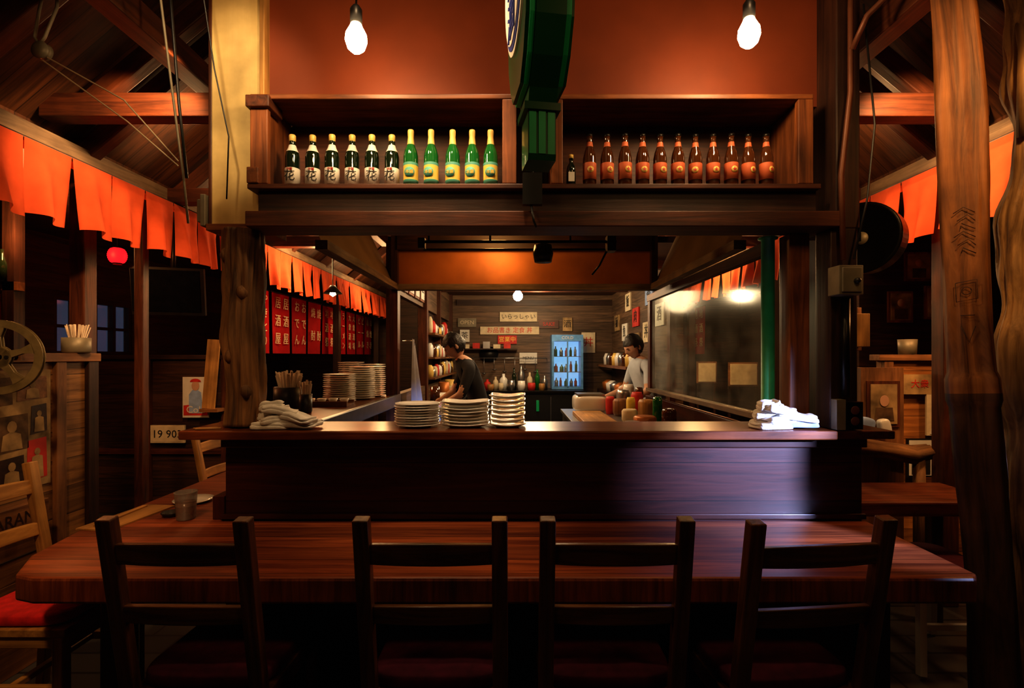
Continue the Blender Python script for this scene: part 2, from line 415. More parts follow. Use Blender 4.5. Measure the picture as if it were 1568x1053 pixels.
# central bar structure ------------------------------------------------------
b = B(); b.bx(-1.10, 1.46, 2.30, 2.36, 2.57, 3.6, P_orange); b.obj('wall_over_bar')
b = B(); b.bx(-1.335, -1.12, 2.26, 2.45, 2.02, 3.6, W_pale); b.bx(-1.12, -1.098, 2.25, 2.45, 2.02, 3.6, W_yel)
b.bx(-1.35, -1.09, 2.24, 2.455, 2.0, 2.03, W_shelf); b.bx(-1.350, -1.335, 2.26, 2.45, 2.02, 3.6, W_beam); b.obj('boxed_column', .003)
b = B()
b.bx(-1.13, 1.30, 2.165, 2.455, 2.158, 2.18, W_beam)
b.bx(-1.10, 1.30, 2.20, 2.24, 2.05, 2.158, W_dark)
b.bx(-1.12, 1.36, 2.13, 2.30, 1.99, 2.055, W_beam)
b.bx(-1.0, 1.30, 2.30, 2.455, 2.03, 2.158, W_dark)
b.obj('bar_lintel', .004)
b = B()   # bottle shelf
ZS = 2.181
b.bx(-1.12, -1.045, 2.17, 2.20, ZS, 2.54, W_shelf); b.bx(-1.085, -1.06, 2.20, 2.45, ZS, 2.54, W_shelf)
b.bx(1.205, 1.27, 2.17, 2.20, ZS, 2.54, W_shelf); b.bx(1.215, 1.24, 2.20, 2.45, ZS, 2.54, W_shelf)
b.bx(-1.12, 1.27, 2.17, 2.45, 2.54, 2.562, W_shelf)
b.bx(-1.06, 1.215, 2.435, 2.455, ZS, 2.54, W_beam)
b.bx(-.05, .01, 2.17, 2.44, ZS, 2.54, W_shelf); b.bx(.157, .207, 2.17, 2.44, ZS, 2.54, W_shelf)
b.bx(.01, .157, 2.38, 2.40, ZS, 2.54, W_dark)
b.bx(-1.13, -1.08, 2.16, 2.26, ZS, 2.25, W_shelf); b.bx(-1.13, -1.03, 2.15, 2.28, 2.50, 2.55, W_beam)
b.obj('bottle_shelf', .004)
def logpts(p0, p1, n, wob=.0, seed=0):
    p0 = Vector(p0); p1 = Vector(p1)
    return [p0.lerp(p1, i/n)+Vector((noise.noise(Vector((i/n*3, seed, 0))), noise.noise(Vector((i/n*3, seed, 9))), 0))*wob for i in range(n+1)]
b = B(); b.tube(logpts((-1.18, 2.24, 1.146), (-1.18, 2.24, 1.998), 70, .01, 3), .080, W_bark, 56, nz=.24, nsc=16)
for (z, a) in ((1.45, -1.9), (1.72, -1.2), (1.88, -2.3), (1.3, -1.0)):
    x, y = -1.18+math.cos(a)*.072, 2.24+math.sin(a)*.072
    b.blob((x, y, z), (.045, .045, .06), W_bark, 1, .01, 30, 16)
b.obj('log_post')
b = B(); b.bx(1.21, 1.30, 2.25, 2.34, 1.144, 1.99, W_shelf); b.bx(1.335, 1.45, 2.16, 2.27, 1.142, 1.99, W_dark)
b.bx(1.36, 1.46, 2.16, 2.40, 1.99, 3.6, W_dark); b.obj('corner_post', .005)
# bar body
b = B()
b.bx(-1.24, 1.495, 2.2, 2.25, 0, 1.104, PL_bar); b.bx(-1.25, 1.505, 2.185, 2.2, .752, .775, W_bar)
b.bx(-1.25, 1.505, 2.18, 2.2, 1.06, 1.104, W_bar)
b.bx(-1.24, -1.2, 2.25, 4.1, 0, 1.104, PL_bar); b.bx(1.455, 1.495, 2.25, 2.6, 0, 1.104, PL_bar)
b.bx(-1.29, -1.24, 2.19, 2.28, .75, .85, W_bar); b.bx(1.18, 1.22, 2.6, 4.6, 0, 1.1, W_bar)
b.obj('bar_base', .003)
b = B()
b.bx(-1.38, 1.33, 2.10, 2.42, 1.105, 1.142, W_ctop); b.bx(1.33, 1.58, 2.12, 2.6, 1.105, 1.14, W_bar)
b.bx(-1.40, -.92, 2.42, 4.1, 1.105, 1.14, W_ctop); b.bx(-.93, -.905, 2.42, 4.1, 1.06, 1.15, P_steel)
b.obj('bar_counter_top', .006)
b = B()
poly = [(-1.60, 1.64), (-1.52, 1.615), (1.46, 1.615), (1.49, 1.65), (1.50, 2.18), (-1.25, 2.18), (-1.25, 3.5), (-1.76, 3.5), (-1.76, 2.1), (-1.70, 1.80)]
b.prism(poly, .665, .75, PL_table, edge=W_table)
for x, y in ((-1.5, 1.95), (0.03, 2.05), (1.36, 1.95), (-1.62, 3.35)): b.bx(x-.045, x+.045, y-.045, y+.045, 0, .665, W_bar)
b.bx(-1.5, 1.36, 2.03, 2.07, .56, .665, W_bar)
b.obj('dining_table', .01)
b = B(); b.bx(1.56, 2.36, 2.45, 2.84, .68, .75, W_table)
for x in (1.63, 2.28):
    for y in (2.52, 2.78): b.bx(x-.03, x+.03, y-.03, y+.03, 0, .68, W_bar)
b.obj('side_table', .008)

# hood over kitchen -------------------------------------------------------
b = B()
for (x0, x1) in ((-.93, -1.15), (1.09, 1.30)):
    b.add([(x0, 2.48, 2.0), (x0, 4.0, 2.0), (x1, 4.0, 2.46), (x1, 2.48, 2.46)], [(0, 1, 2, 3)], P_hood)
    b.bx(x0-.03, x0+.03, 2.47, 4.05, 1.965, 2.01, W_gray)
b.bx(-.95, 1.12, 4.0, 4.03, 2.0, 2.46, P_copper)
b.bx(-.95, 1.12, 3.97, 4.05, 1.965, 2.01, W_gray)
b.bx(-1.15, 1.3, 2.53, 4.05, 2.46, 2.49, P_hood)
b.bx(-.95, -.90, 3.95, 4.0, 2.0, 2.44, W_dark); b.bx(1.06, 1.11, 3.95, 4.0, 2.0, 2.44, W_dark)
b.bx(-.9, 1.06, 3.94, 3.995, 2.27, 2.44, W_dark)
b.obj('extraction_hood')
b = B(); b.tube([(-.54, 3.0, 2.12), (.6, 3.0, 2.12)], .009, P_blackm); b.tube([(-.54, 3.05, 2.085), (.56, 3.05, 2.085)], .006, P_blackm)
for x in (-.5, -.14, .33, .57): b.tube([(x, 3.0, 2.12), (x, 3.02, 2.46)], .006, P_blackm)
b.lathe([(0, 0), (.05, 0), (.06, .05), (.05, .10), (.012, .11), (0, .115)], (.17, 3.0, 2.0), P_black)
b.bx(.54, .59, 2.96, 3.03, 2.06, 2.15, P_black); b.bx(-.56, -.52, 2.98, 3.02, 2.08, 2.14, P_black)
b.tube([(.56, 3.0, 2.1), (.50, 3.0, 1.98), (.46, 3.02, 1.93)], .006, P_blackm)
b.obj('utensil_rail_with_spotlight')
b = B(); b.bx(1.198, 1.203, 2.43, 4.45, 1.17, 1.93, Gl_s)
b.bx(1.17, 1.235, 2.46, 4.55, 1.141, 1.17, W_gray); b.bx(1.18, 1.225, 2.43, 4.55, 1.93, 1.99, W_beam); b.bx(1.18, 1.225, 4.45, 4.52, 1.17, 1.93, W_beam)
b.obj('glass_screen', .003)
b = B(); b.lathe([(.042, 0), (.042, .012), (.029, .016), (.029, .84), (.042, .842), (.042, .85)], (1.165, 2.35, 1.143), P_gpost, 28); b.obj('green_pole')
b = B(); b.bx(-1.2, 1.5, 7.6, 7.68, 0, 2.6, PL_kit); b.bx(-.85, 1.45, 7.56, 7.6, 2.2, 2.28, W_dark); b.obj('wall_kitchen_back')
b = B(); b.bx(-1.0, -.93, 4.12, 7.6, 0, 1.14, PL_kit); b.bx(-1.0, -.95, 4.12, 7.6, 1.96, 2.35, PL_kit)
for y in (4.0, 5.35, 6.3, 7.5): b.bx(-1.0, -.91, y, y+.09, 0, 2.35, W_beam)
b.bx(-1.02, -.99, 5.4, 7.6, 1.14, 1.96, PL_dark); b.obj('wall_kitchen_left')
b = B(); b.bx(1.45, 1.52, 4.6, 7.6, 0, 2.35, PL_kit); b.bx(1.40, 1.45, 4.6, 4.68, 0, 2.35, W_beam); b.obj('wall_kitchen_right')
b = B(); b.bx(-1.0, 1.5, 4.06, 7.6, 2.35, 2.4, PL_ceil)
for y in (4.8, 5.6, 6.5): b.bx(-1.0, 1.45, y, y+.08, 2.27, 2.35, W_beam)
b.obj('ceiling_kitchen')

# ------------------------------------------------------------------ norens / banners
def noren(name, x, y0, n, w, z0, z1, sgn):
    b = B()
    b.tube([(x, y0-.05, z1), (x, y0+n*w+.05, z1)], .012, W_dark, 8)
    for k in range(n):
        ph = random.uniform(0, 6); lean = random.uniform(-.02, .02); sw = random.uniform(.03, .07); sk = random.uniform(-.03, .03)
        def fn(u, v, k=k):
            yy = y0+k*w+.003+(w-.006)*(u*(1-.11*v)+.055*v)+sk*v*v
            xx = x+sgn*(.014+v*sw*math.sin(u*PI*1.0+.3)+.024*v*math.sin(u*11+ph)+lean*v)
            return (xx, yy, z1-(z1-z0)*v-.014*v*math.sin(u*5+ph))
        b.grid(fn, 20, 14, C_noren)
        b.grid(lambda u, v, k=k: (x+sgn*(-.013), y0+k*w+w*u, z1+.012-.06*v), 2, 1, C_noren)
    return b.obj(name)
noren('noren_curtain', -2.33, 1.62, 29, .266, 2.12, 2.49, 1)
noren('noren_curtain', 2.33, 2.0, 27, .266, 2.12, 2.49, -1)
jp = ['やきとり', '居酒屋', 'おでん', '焼酎', '地酒祭', 'ラーメン', '大衆酒場', 'ビール', '串焼き']
for s_ in (-1, 1):
    for k in range(9):
        if s_ > 0 and k not in (4, 6, 7, 8): continue
        y = 5.12+k*.5; x = s_*2.66
        b = B()
        ph = k*1.3
        b.grid(lambda u, v: (x+.012*math.sin(u*7+ph)*v, y+u*.43, 2.16-.68*v), 10, 8, C_banner)
        b.tube([(x, y-.02, 2.16), (x, y+.45, 2.16)], .008, P_black, 6)
        b.tube([(x, y+.21, 2.16), (x, y+.21, 2.6)], .004, P_black, 6)
        t = jp[k]; n = len(t)
        for c2 in range(2):
            for i, ch in enumerate(t):
                zz = 2.10-(i+.3)*.60/n
                T = (FXp(x+.02, y+.11+c2*.2, zz) if s_ < 0 else FXm(x-.02, y+.11+c2*.2, zz))
                b.text(ch, .12 if n > 3 else .14, T, P_cream)
        b.obj('hanging_banner')
for (x0, x1, y) in ((2.38, 2.60, 6.6), (2.50, 2.80, 5.9)):  # blank cream boards standing in for whitish reflections in the glass
    b = B(); b.bx(x0, x1, y, y+.02, 1.12, 1.36, P_cream); b.bx(x0-.02, x1+.02, y+.02, y+.035, 1.10, 1.38, W_mid)
    for x in (x0, x1): b.bx(x-.012, x+.012, y+.035, y+.06, 0, 1.3, W_dark)
    b.obj('reflection_board')

# ------------------------------------------------------------------ bulbs & lights
def bulb(name, x, y, z, ztop, em, r=.04):
    b = B()
    b.lathe([(0, -.050), (.016, -.047), (r*.78, -.033), (r, -.006), (r*.94, .018), (r*.6, .044), (.018, .058)], (x, y, z), em, 24)
    b.lathe([(.018, .056), (.022, .058), (.022, .11), (.012, .125), (0, .13)], (x, y, z), P_black, 20)
    b.tube([(x, y, z+.12), (x+.006, y, (z+ztop)/2), (x, y, ztop)], .004, P_black, 6)
    b.lathe([(0, -.02), (.04, -.02), (.045, 0)], (x, y, ztop), P_black, 16)
    return b.obj(name)
bulb('hanging_bulb', -.586, 1.9, 2.625, 3.6, E_bulb)
bulb('hanging_bulb', .872, 1.9, 2.645, 3.6, E_bulb)
bulb('kitchen_bulb', .04, 5.3, 2.07, 2.35, E_kbulb, .05)

def light(name, kind, loc, energy, col, size=.1, target=None, spot=None, blend=.3, spread=None):
    l = D.lights.new(name, kind); l.energy = energy; l.color = col
    if kind == 'AREA':
        l.size = size
        if spread: l.spread = spread
    else: l.shadow_soft_size = size
    if kind == 'SPOT': l.spot_size = spot; l.spot_blend = blend
    o = D.objects.new(name, l); scene.collection.objects.link(o); o.location = loc
    if target: o.rotation_euler = (Vector(target)-Vector(loc)).to_track_quat('-Z', 'Y').to_euler()
    return o
WARM = (1, .56, .24)
light('doorway_daylight', 'SPOT', (3.15, -.2, 1.75), 2600, (.42, .52, 1), .012, (1.17, 2.2, 1.0), .33, .9)
light('hood_lamp', 'POINT', (-.15, 3.50, 2.34), 10, (1, .48, .14), .08)
light('left_aisle_fill', 'SPOT', (-1.5, 2.3, 2.8), 90, WARM, .06, (-2.4, 3.0, 2.25), 1.3, .7)  # added spot without a fixture, brightens the left noren
light('left_far_aisle_fill', 'POINT', (-1.85, 5.2, 2.35), 50, WARM, .2)  # added fill, brightens the far noren and banners
light('left_rear_aisle_fill', 'POINT', (-1.85, 7.6, 2.35), 36, WARM, .2)  # added fill for the rear of the left aisle
light('right_aisle_fill', 'SPOT', (1.75, 2.2, 2.8), 75, WARM, .06, (2.4, 3.1, 2.1), 1.4, .6)  # added spot without a fixture, brightens the right noren
light('right_far_aisle_fill', 'POINT', (1.95, 5.6, 2.3), 60, WARM, .2)  # added fill, lifts the aisle behind the glass screen
light('kitchen_rear_fill', 'POINT', (.3, 6.5, 2.2), 32, (1, .70, .40), .2)  # extra fill added to brighten the back of the kitchen
light('kitchen_front_fill', 'POINT', (.2, 4.5, 2.2), 24, (1, .68, .38), .2)  # extra fill added to light the kitchen front and the chef
light('front_fill', 'POINT', (-1.1, .5, 2.9), 13, WARM, .2)  # added front fill above the frame, no fixture
light('front_fill', 'POINT', (1.1, .5, 2.9), 11, WARM, .2)  # right half of the added front fill
light('rafter_fill', 'POINT', (-2.0, 3.15, 2.8), 5, WARM, .08)  # added fill to brighten the left rafters
light('rafter_fill', 'POINT', (2.0, 3.15, 2.8), 5, WARM, .08)  # same added fill for the right rafters
light('column_fill', 'SPOT', (-.80, .8, 3.1), 75, (1, .70, .38), .05, (-1.24, 2.26, 2.6), .55, .8)  # spot added only to brighten the boxed column
light('shelf_spot', 'SPOT', (-.35, 1.2, 3.2), 45, (1, .64, .34), .08, (-.45, 2.2, 2.25), .75, .9)
light('shelf_spot', 'SPOT', (.75, 1.2, 3.2), 30, (1, .60, .30), .08, (.75, 2.2, 2.25), .75, .9)
light('counter_downlight', 'SPOT', (-.1, 1.75, 3.3), 75, (1, .68, .40), .08, (-.2, 2.28, 1.14), .75, .9)
light('left_booth_lamp', 'POINT', (-3.3, 3.4, 2.3), 16, (1, .4, .13), .08)
light('right_booth_lamp', 'POINT', (2.9, 2.5, 2.3), 30, (1, .48, .17), .08)
light('left_near_fill', 'SPOT', (-1.2, .6, 3.0), 85, WARM, .08, (-2.25, 2.3, .9), .95, .6)  # added unseen spot, brightens the near left chair and cushion
light('pillar_lamp', 'SPOT', (1.2, .6, 3.1), 80, (1, .52, .18), .06, (1.72, 1.8, 2.35), .7, .9)
w = D.worlds.new('w'); scene.world = w; w.use_nodes = True
w.node_tree.nodes['Background'].inputs[0].default_value = (.3, .4, .7, 1); w.node_tree.nodes['Background'].inputs[1].default_value = .10
# slim round post added out of view to keep the blue spot off the pillar
b = B(); b.lathe([(0, 0), (.03, 0), (.03, 2.6), (0, 2.6)], (2.785, .301, 0), W_dark, 24); b.obj('light_blocking_post')

# ------------------------------------------------------------------ bottles
def sake():
    b = B()
    b.lathe([(0, 0, G_dk), (.028, 0, G_dk), (.031, .006, G_dk), (.031, .008, G_dk), (.0316, .008, P_label), (.0316, .078, P_label), (.031, .079, G_dk), (.031, .13, G_dk),
             (.026, .152, P_label), (.0185, .168, P_label), (.0145, .182, G_dk), (.0125, .20, P_gold), (.0145, .205, P_gold), (.0145, .224, P_gold), (.012, .228, P_gold), (0, .229, P_gold)], (0, 0, 0), G_dk, 24)
    b.text('花', .050, FR(0, -.0325, .040), P_ink); b.text('吟醸', .013, FR(0, -.0325, .071), P_redp)
    return b.obj('sake_bottle')
def greenb():
    b = B()
    b.lathe([(0, 0, G_green), (.029, 0, G_green), (.0315, .006, G_green), (.0315, .012, G_green), (.032, .012, P_labelt), (.032, .028, P_labely), (.032, .090, P_labelt), (.032, .102, G_green), (.0315, .104, G_green), (.0315, .135, G_green),
             (.026, .16, G_green), (.0155, .185, P_gold), (.0125, .218, P_gold), (.0135, .23, P_gold), (.0135, .244, P_gold), (.012, .249, P_gold), (0, .25, P_gold)], (0, 0, 0), G_green, 24)
    b.lathe([(0, 0), (.022, 0), (.022, .0015), (0, .0015)], (0, -.0312, .058), P_labelt, 20, M=RX90)
    b.text('本麗', .018, FR(0, -.0335, .058), P_labely)
    return b.obj('beer_bottle')
def brownb():
    b = B()
    b.lathe([(0, 0, G_brown), (.027, 0, G_brown), (.029, .006, G_brown), (.029, .030, G_brown), (.0295, .030, P_labelr), (.0295, .10, P_labelr), (.029, .102, G_brown), (.029, .125, G_brown),
             (.024, .15, G_brown), (.015, .175, P_labelr), (.0125, .195, G_brown), (.0118, .216, G_brown), (.0135, .22, P_blackm), (.0145, .222, P_blackm), (.0135, .232, P_blackm), (0, .233, P_blackm)], (0, 0, 0), G_brown, 24)
    b.lathe([(0, 0), (.014, 0), (.014, .0015), (0, .0015)], (0, -.0288, .07), P_gold, 20, M=RX90)
    b.text('★', .020, FR(0, -.031, .07), P_redp)
    return b.obj('beer_bottle')
s0 = sake(); g0 = greenb(); r0 = brownb(); YB = 2.222
for i in range(6):
    if i == 0: s0.location = (-.962, YB, ZS)
    else: copy(s0, (-.962+.0863*i, YB+random.uniform(-.003, .006), ZS), random.uniform(-.25, .25))
for i, x in enumerate((-.448, -.36, -.267, -.182, -.102)):
    if i == 0: g0.location = (x, YB, ZS)
    else: copy(g0, (x, YB+random.uniform(-.003, .006), ZS), random.uniform(-.3, .3))
for i in range(11):
    x = .328+.0767*i
    if i == 0: r0.location = (x, YB, ZS)
    else: copy(r0, (x, YB+random.uniform(-.003, .006), ZS), random.uniform(-.4, .4))
b = B(); b.lathe([(0, 0), (.020, 0), (.020, .075), (.017, .09), (.009, .105, G_dk), (.009, .125, P_gold), (.011, .126, P_gold), (.011, .14, P_gold), (0, .141, P_gold)], (.247, 2.22, ZS), G_dk, 20)
b.box((.247, 2.199, ZS+.04), (.026, .002, .04), P_label); b.obj('miniature_bottle')

# ------------------------------------------------------------------ green hanging beer-bottle sign (upside down, seen nearly edge-on)
b = B()
prof = [(.0, .0), (.055, 0), (.06, .02), (.058, .17), (.085, .23), (.15, .30), (.20, .40), (.215, .52), (.215, 1.15), (.19, 1.2), (0, 1.2)]
poly = [(x, z) for x, z in prof] + [(-x, z) for x, z in reversed(prof[1:-1])]
T = Matrix.Translation((.085, 1.78, 2.11)) @ Matrix.Rotation(math.radians(99), 4, 'Z') @ Euler((PI/2, 0, 0)).to_matrix().to_4x4()
b.prism(poly, -.048, .048, P_green, M=T)
body = [(x, z) for x, z in poly if z > .2]
b.prism([(x*.90, .02+z*.975) for x, z in body], -.078, .078, P_green, M=T)
b.prism([(x*.97, .01+z*.99) for x, z in body], -.066, -.050, P_greenl, M=T); b.prism([(x*.97, .01+z*.99) for x, z in body], .050, .066, P_greenl, M=T)
for k in (-1, 0, 1):
    b.prism([(x*(1.04-.03*abs(k)), z) for x, z in ((.06, .02), (.06, .165), (-.06, .165), (-.06, .02))], k*.032-.012, k*.032+.012, P_greenl, M=T)
b.prism([(.07, .165), (.07, .19), (-.07, .19), (-.07, .165)], -.062, .062, P_green, M=T)
def oval(rx, rz, n=48): return [(rx*math.cos(a*2*PI/n), .66+rz*math.sin(a*2*PI/n)) for a in range(n)]
for sg in (-1, 1):
    for k, (rx, rz, m_) in enumerate(((.19, .27, P_label), (.175, .252, P_blue), (.162, .236, P_label))):
        z0_, z1_ = sorted((sg*.076, sg*(.086+.004*k))); b.prism(oval(rx, rz), z0_, z1_, m_, M=T)
for i, ch in enumerate('生冷酒'):
    b.text(ch, .15, T @ Matrix.Translation((0, .80-.15*i, -.097)) @ Matrix.Rotation(PI, 4, 'Y'), P_blue, .002)
    b.text(ch, .15, T @ Matrix.Translation((0, .80-.15*i, .097)), P_blue, .002)
b.obj('bottle_shaped_beer_sign', .005)
b = B(); b.tube([(.085, 1.78, 3.315), (.085, 1.78, 3.6)], .008, P_blackm, 8); b.obj('sign_hanging_rod')
b = B()
b.tube([(.065, 2.14, 2.30), (.10, 2.13, 2.24), (.06, 2.12, 2.22), (.10, 2.13, 2.26), (.05, 2.13, 2.25), (.08, 2.11, 2.20)], .006, P_black, 8)
b.bx(.035, .115, 2.09, 2.12, 2.07, 2.20, P_black); b.tube([(.07, 2.10, 2.07), (.08, 2.08, 2.0), (.09, 2.10, 1.98)], .005, P_black, 8)
b.obj('power_adapter_and_cable')

# ------------------------------------------------------------------ chairs
def chair(name, loc, rz, W, cush, h=1.0, w=.192):
    b = B()
    def post(sx):
        p = [(sx*w, -.09, h), (sx*w, 0, .46), (sx*w, -.03, 0)]
        b.beam(p[0], p[1], .044, .036, W, side=(1, 0, 0)); b.beam((sx*w, -.0035, .478), p[2], .040, .036, W, side=(1, 0, 0))
    post(-1); post(1)
    def slat(z0, z1, bow):
        n = 10; vs = []
        for i in range(n+1):
            t = -1+2*i/n; x = t*(w-.018)
            for (zz, dy) in ((z0, -.010), (z0, .010), (z1, .010), (z1, -.010)):
                yc = -.09*(zz-.46)/(h-.46)
                vs.append((x, yc+dy-bow*(1-t*t), zz+(.006*(1-t*t) if zz == z1 else 0)))
        fs = [(0, 1, 2, 3), tuple(n*4+i for i in (3, 2, 1, 0))]
        for i in range(n):
            for j in range(4):
                fs.append((i*4+j, i*4+(j+1) % 4, (i+1)*4+(j+1) % 4, (i+1)*4+j))
        fs = [tuple(reversed(f)) for f in fs]
        b.add(vs, fs, W, [(v[1], v[2], v[0]) for v in vs])
    slat(h-.135, h-.075, .014); slat(h-.315, h-.262, .014)
    b.box((0, .21, .435), (.42, .42, .03), W)
    for sx in (-1, 1):
        b.bx(sx*.19-.02, sx*.19+.02, .37, .41, 0, .42, W); b.bx(sx*.19-.011, sx*.19+.011, .0, .38, .20, .235, W)
        b.bx(sx*.19-.011, sx*.19+.011, .0, .38, .375, .42, W)
    b.bx(-.18, .18, .38, .40, .36, .42, W); b.bx(-.18, .18, .18, .205, .205, .23, W); b.bx(-.18, .18, -.012, .012, .36, .42, W)
    if cush: b.blob((0, .21, .475), (.40, .38, .055), cush, .35, .006, 12, 40)
    M_ = Matrix.Translation(loc) @ Matrix.Rotation(rz, 4, 'Z')
    b.v = [tuple(M_ @ Vector(v)) for v in b.v]
    return b.obj(name, .004)
chair('dining_chair', (-.94, 1.51, 0), -.02, W_chair, P_purple)
chair('dining_chair', (-.232, 1.51, 0), 0.0, W_chair, P_purple)
chair('dining_chair', (.285, 1.51, 0), 0.0, W_chair, P_purple)
chair('dining_chair', (.84, 1.50, 0), .10, W_chair, P_purple)
chair('dining_chair', (-2.06, 2.08, 0), -PI/2, W_yel, P_red, .98)
chair('dining_chair', (-2.15, 3.80, 0), -PI/2-.1, W_yel, P_red, .90)

b = B()
for sx in (-1, 1):
    b.beam((2.0+sx*.17, 2.66, .015), (2.0+sx*.11, 2.58, .44), .03, .03, P_white); b.beam((2.0+sx*.17, 2.30, .015), (2.0+sx*.11, 2.38, .44), .03, .03, P_white)
b.bx(1.86, 2.14, 2.33, 2.35, .2, .225, P_white); b.bx(1.84, 2.16, 2.32, 2.64, .43, .452, P_white)
b.blob((2.0, 2.48, .475), (.34, .34, .05), P_purple, .5)
b.obj('stool')

# ------------------------------------------------------------------ counter items
def plate_stack(name, x, y, z, r, n, pitch, sq=False, ry=None):
    b = B()
    for i in range(n):
        jx, jy = random.uniform(-.003, .003), random.uniform(-.003, .003)
        if not sq:
            b.lathe([(0, 0), (r*.55, 0), (r*.6, .003), (r*.9, .008), (r, .0105), (r*.995, .0135), (r*.88, .011), (r*.58, .006), (0, .005)], (x+jx, y+jy, z+i*pitch), P_white, 36)
        else:
            N = 40; prof = [(.6, 0), (.66, .003), (.93, .008), (1, .0105), (.99, .0135), (.9, .011), (.62, .006), (0, .005)]
            vs = []
            rz = random.uniform(-.04, .04)
            for rr, zz in prof:
                for k in range(N):
                    a = 2*PI*k/N; c, s = math.cos(a), math.sin(a); q = 1/((abs(c)**7+abs(s)**7)**(1/7))
                    vs.append((rr*q*c*r, rr*q*s*(ry or r), zz+(.006*(abs(c*s)*2)**3 if rr > .9 else 0)))
            fs = [(k*N+i2, k*N+(i2+1) % N, (k+1)*N+(i2+1) % N, (k+1)*N+i2) for k in range(len(prof)-1) for i2 in range(N)]
            b.add(vs, fs+[tuple(range(N-1, -1, -1))], P_white, None, True, Matrix.Translation((x+jx, y+jy, z+i*pitch)) @ Matrix.Rotation(rz, 4, 'Z'))
    return b.obj(name)
ZC = 1.143
plate_stack('round_plate_stack', -.425, 2.25, ZC, .098, 9, .0112)
plate_stack('square_plate_stack', -.215, 2.24, ZC, .105, 8, .0138, True, .075)
plate_stack('square_dish_stack', -.028, 2.25, ZC, .078, 7, .0205, True)
plate_stack('side_plate_stack', -1.165, 3.42, ZC-.001, .105, 14, .0135)
plate_stack('bowl_stack', -1.27, 4.0, ZC-.001, .10, 17, .0155)
plate_stack('bowl_stack', -1.07, 3.92, ZC-.001, .085, 16, .0155)
plate_stack('bowl_stack', -1.09, 3.68, ZC-.001, .09, 15, .0155)
b = B(); b.bx(-1.32, -1.02, 3.12, 3.27, ZC-.002, ZC+.012, W_mid); b.bx(-1.32, -1.02, 3.12, 3.13, ZC+.012, ZC+.03, W_mid); b.bx(-1.32, -1.02, 3.26, 3.27, ZC+.012, ZC+.03, W_mid)
for k in range(4): b.lathe([(0, 0), (.018, 0), (.03, .03), (.027, .03), (0, .006)], (-1.27+k*.07, 3.195, ZC+.013), P_white, 16)
b.obj('sauce_dish_tray')

def towels(name, x, y, z, w, seed, blue=False):
    """loose pile of folded cloth hand towels"""
    b = B(); random.seed(seed)
    lay = [(-.055, .0, .15, .11, .1, 0, 0), (.05, .01, .16, .12, -.15, 0, 0), (-.03, .01, .15, .10, .5, .05, -.10), (.045, -.01, .16, .09, -.35, -.03, .12), (-.055, .015, .13, .07, -.2, .1, -.34), (-.02, .0, .14, .08, .25, .06, .16), (-.06, .01, .09, .06, .1, .1, -.2)]
    for i, (dx, dy, lx, ly, rz, rx_, ry_) in enumerate(lay):
        k = w/.26
        for f in range(2):
            b.blob((x+dx*k, y+dy, z+.012+(i//2)*.028+(i % 2)*.007+f*.012), (lx*k*(1-.05*f), ly*(1-.06*f), .018), P_bluel if (blue and i == 1 and f == 0) else P_towel, .32, .020, 22, 36, rz=rz, rot=(rx_, ry_, 0))
    zm = min(v[2] for v in b.v); b.v = [(v[0], v[1], v[2]-zm+z) for v in b.v]
    return b.obj(name)
towels('folded_towel_pile', -.97, 2.18, ZC, .28, 4)
towels('folded_towel_pile', 1.15, 2.18, ZC, .27, 9, True)

def stick_cup(name, x, y, z, r, h, n, L, matc, square=False, sm=P_stick):
    b = B()
    b.lathe([(0, 0), (r*.9, 0), (r, .01), (r, h), (r*.9, h), (r*.85, .01), (0, .01)], (x, y, z), matc, 24)
    for i in range(n):
        a = random.uniform(0, 2*PI); q = r*.7*math.sqrt(random.random())
        px, py = x+q*math.cos(a), y+q*math.sin(a)
        b.beam((px*.5+x*.5, py*.5+y*.5, z+.012), (px+(px-x)*.5, py+(py-y)*.5, z+L*random.uniform(.88, 1.05)), .011, .004, sm, side=(math.cos(a+1.2), math.sin(a+1.2), 0))
    return b.obj(name)
random.seed(21)
stick_cup('chopstick_cup', -1.30, 2.96, ZC-.001, .085, .13, 60, .215, P_black)
stick_cup('chopstick_cup', -1.14, 2.80, ZC-.001, .035, .10, 14, .17, P_black)
stick_cup('chopstick_holder', -2.41, 2.82, 1.466, .065, .085, 26, .155, P_gray)

b = B(); b.lathe([(0, 0), (.033, 0), (.036, .004), (.044, .115), (.046, .118), (.0425, .118), (.034, .008), (0, .008)], (-1.41, 2.20, .75), Gl2, 28)
b.lathe([(0, .0085), (.033, .0085), (.0395, .075), (0, .075)], (-1.41, 2.20, .75), paint('tea', (.25, .16, .12), .2), 28); b.obj('plastic_tumbler')
b = B(); b.lathe([(0, 0), (.05, 0), (.085, .012), (.087, .015), (.05, .006), (0, .005)], (-1.54, 2.46, .75), P_white, 32); b.obj('side_plate')
b = B(); b.lathe([(0, 0), (.028, 0), (.04, .018), (.038, .02), (.026, .005), (0, .005)], (-1.50, 2.24, .75), P_black, 24); b.obj('sauce_dish')
b = B(); b.box((-1.67, 2.22, .7535), (.15, .34, .006), W_yel, rot=(0, 0, -.12)); b.bx(-1.71, -1.69, 2.08, 2.36, .757, .763, W_yel); b.obj('bamboo_placemat')
b = B(); b.tube([(-1.32, 2.12, 1.147), (-1.22, 2.13, 1.150)], .004, W_yel, 6); b.tube([(-1.34, 2.14, 1.147), (-1.24, 2.14, 1.150)], .004, W_yel, 6); b.obj('chopstick_pair')

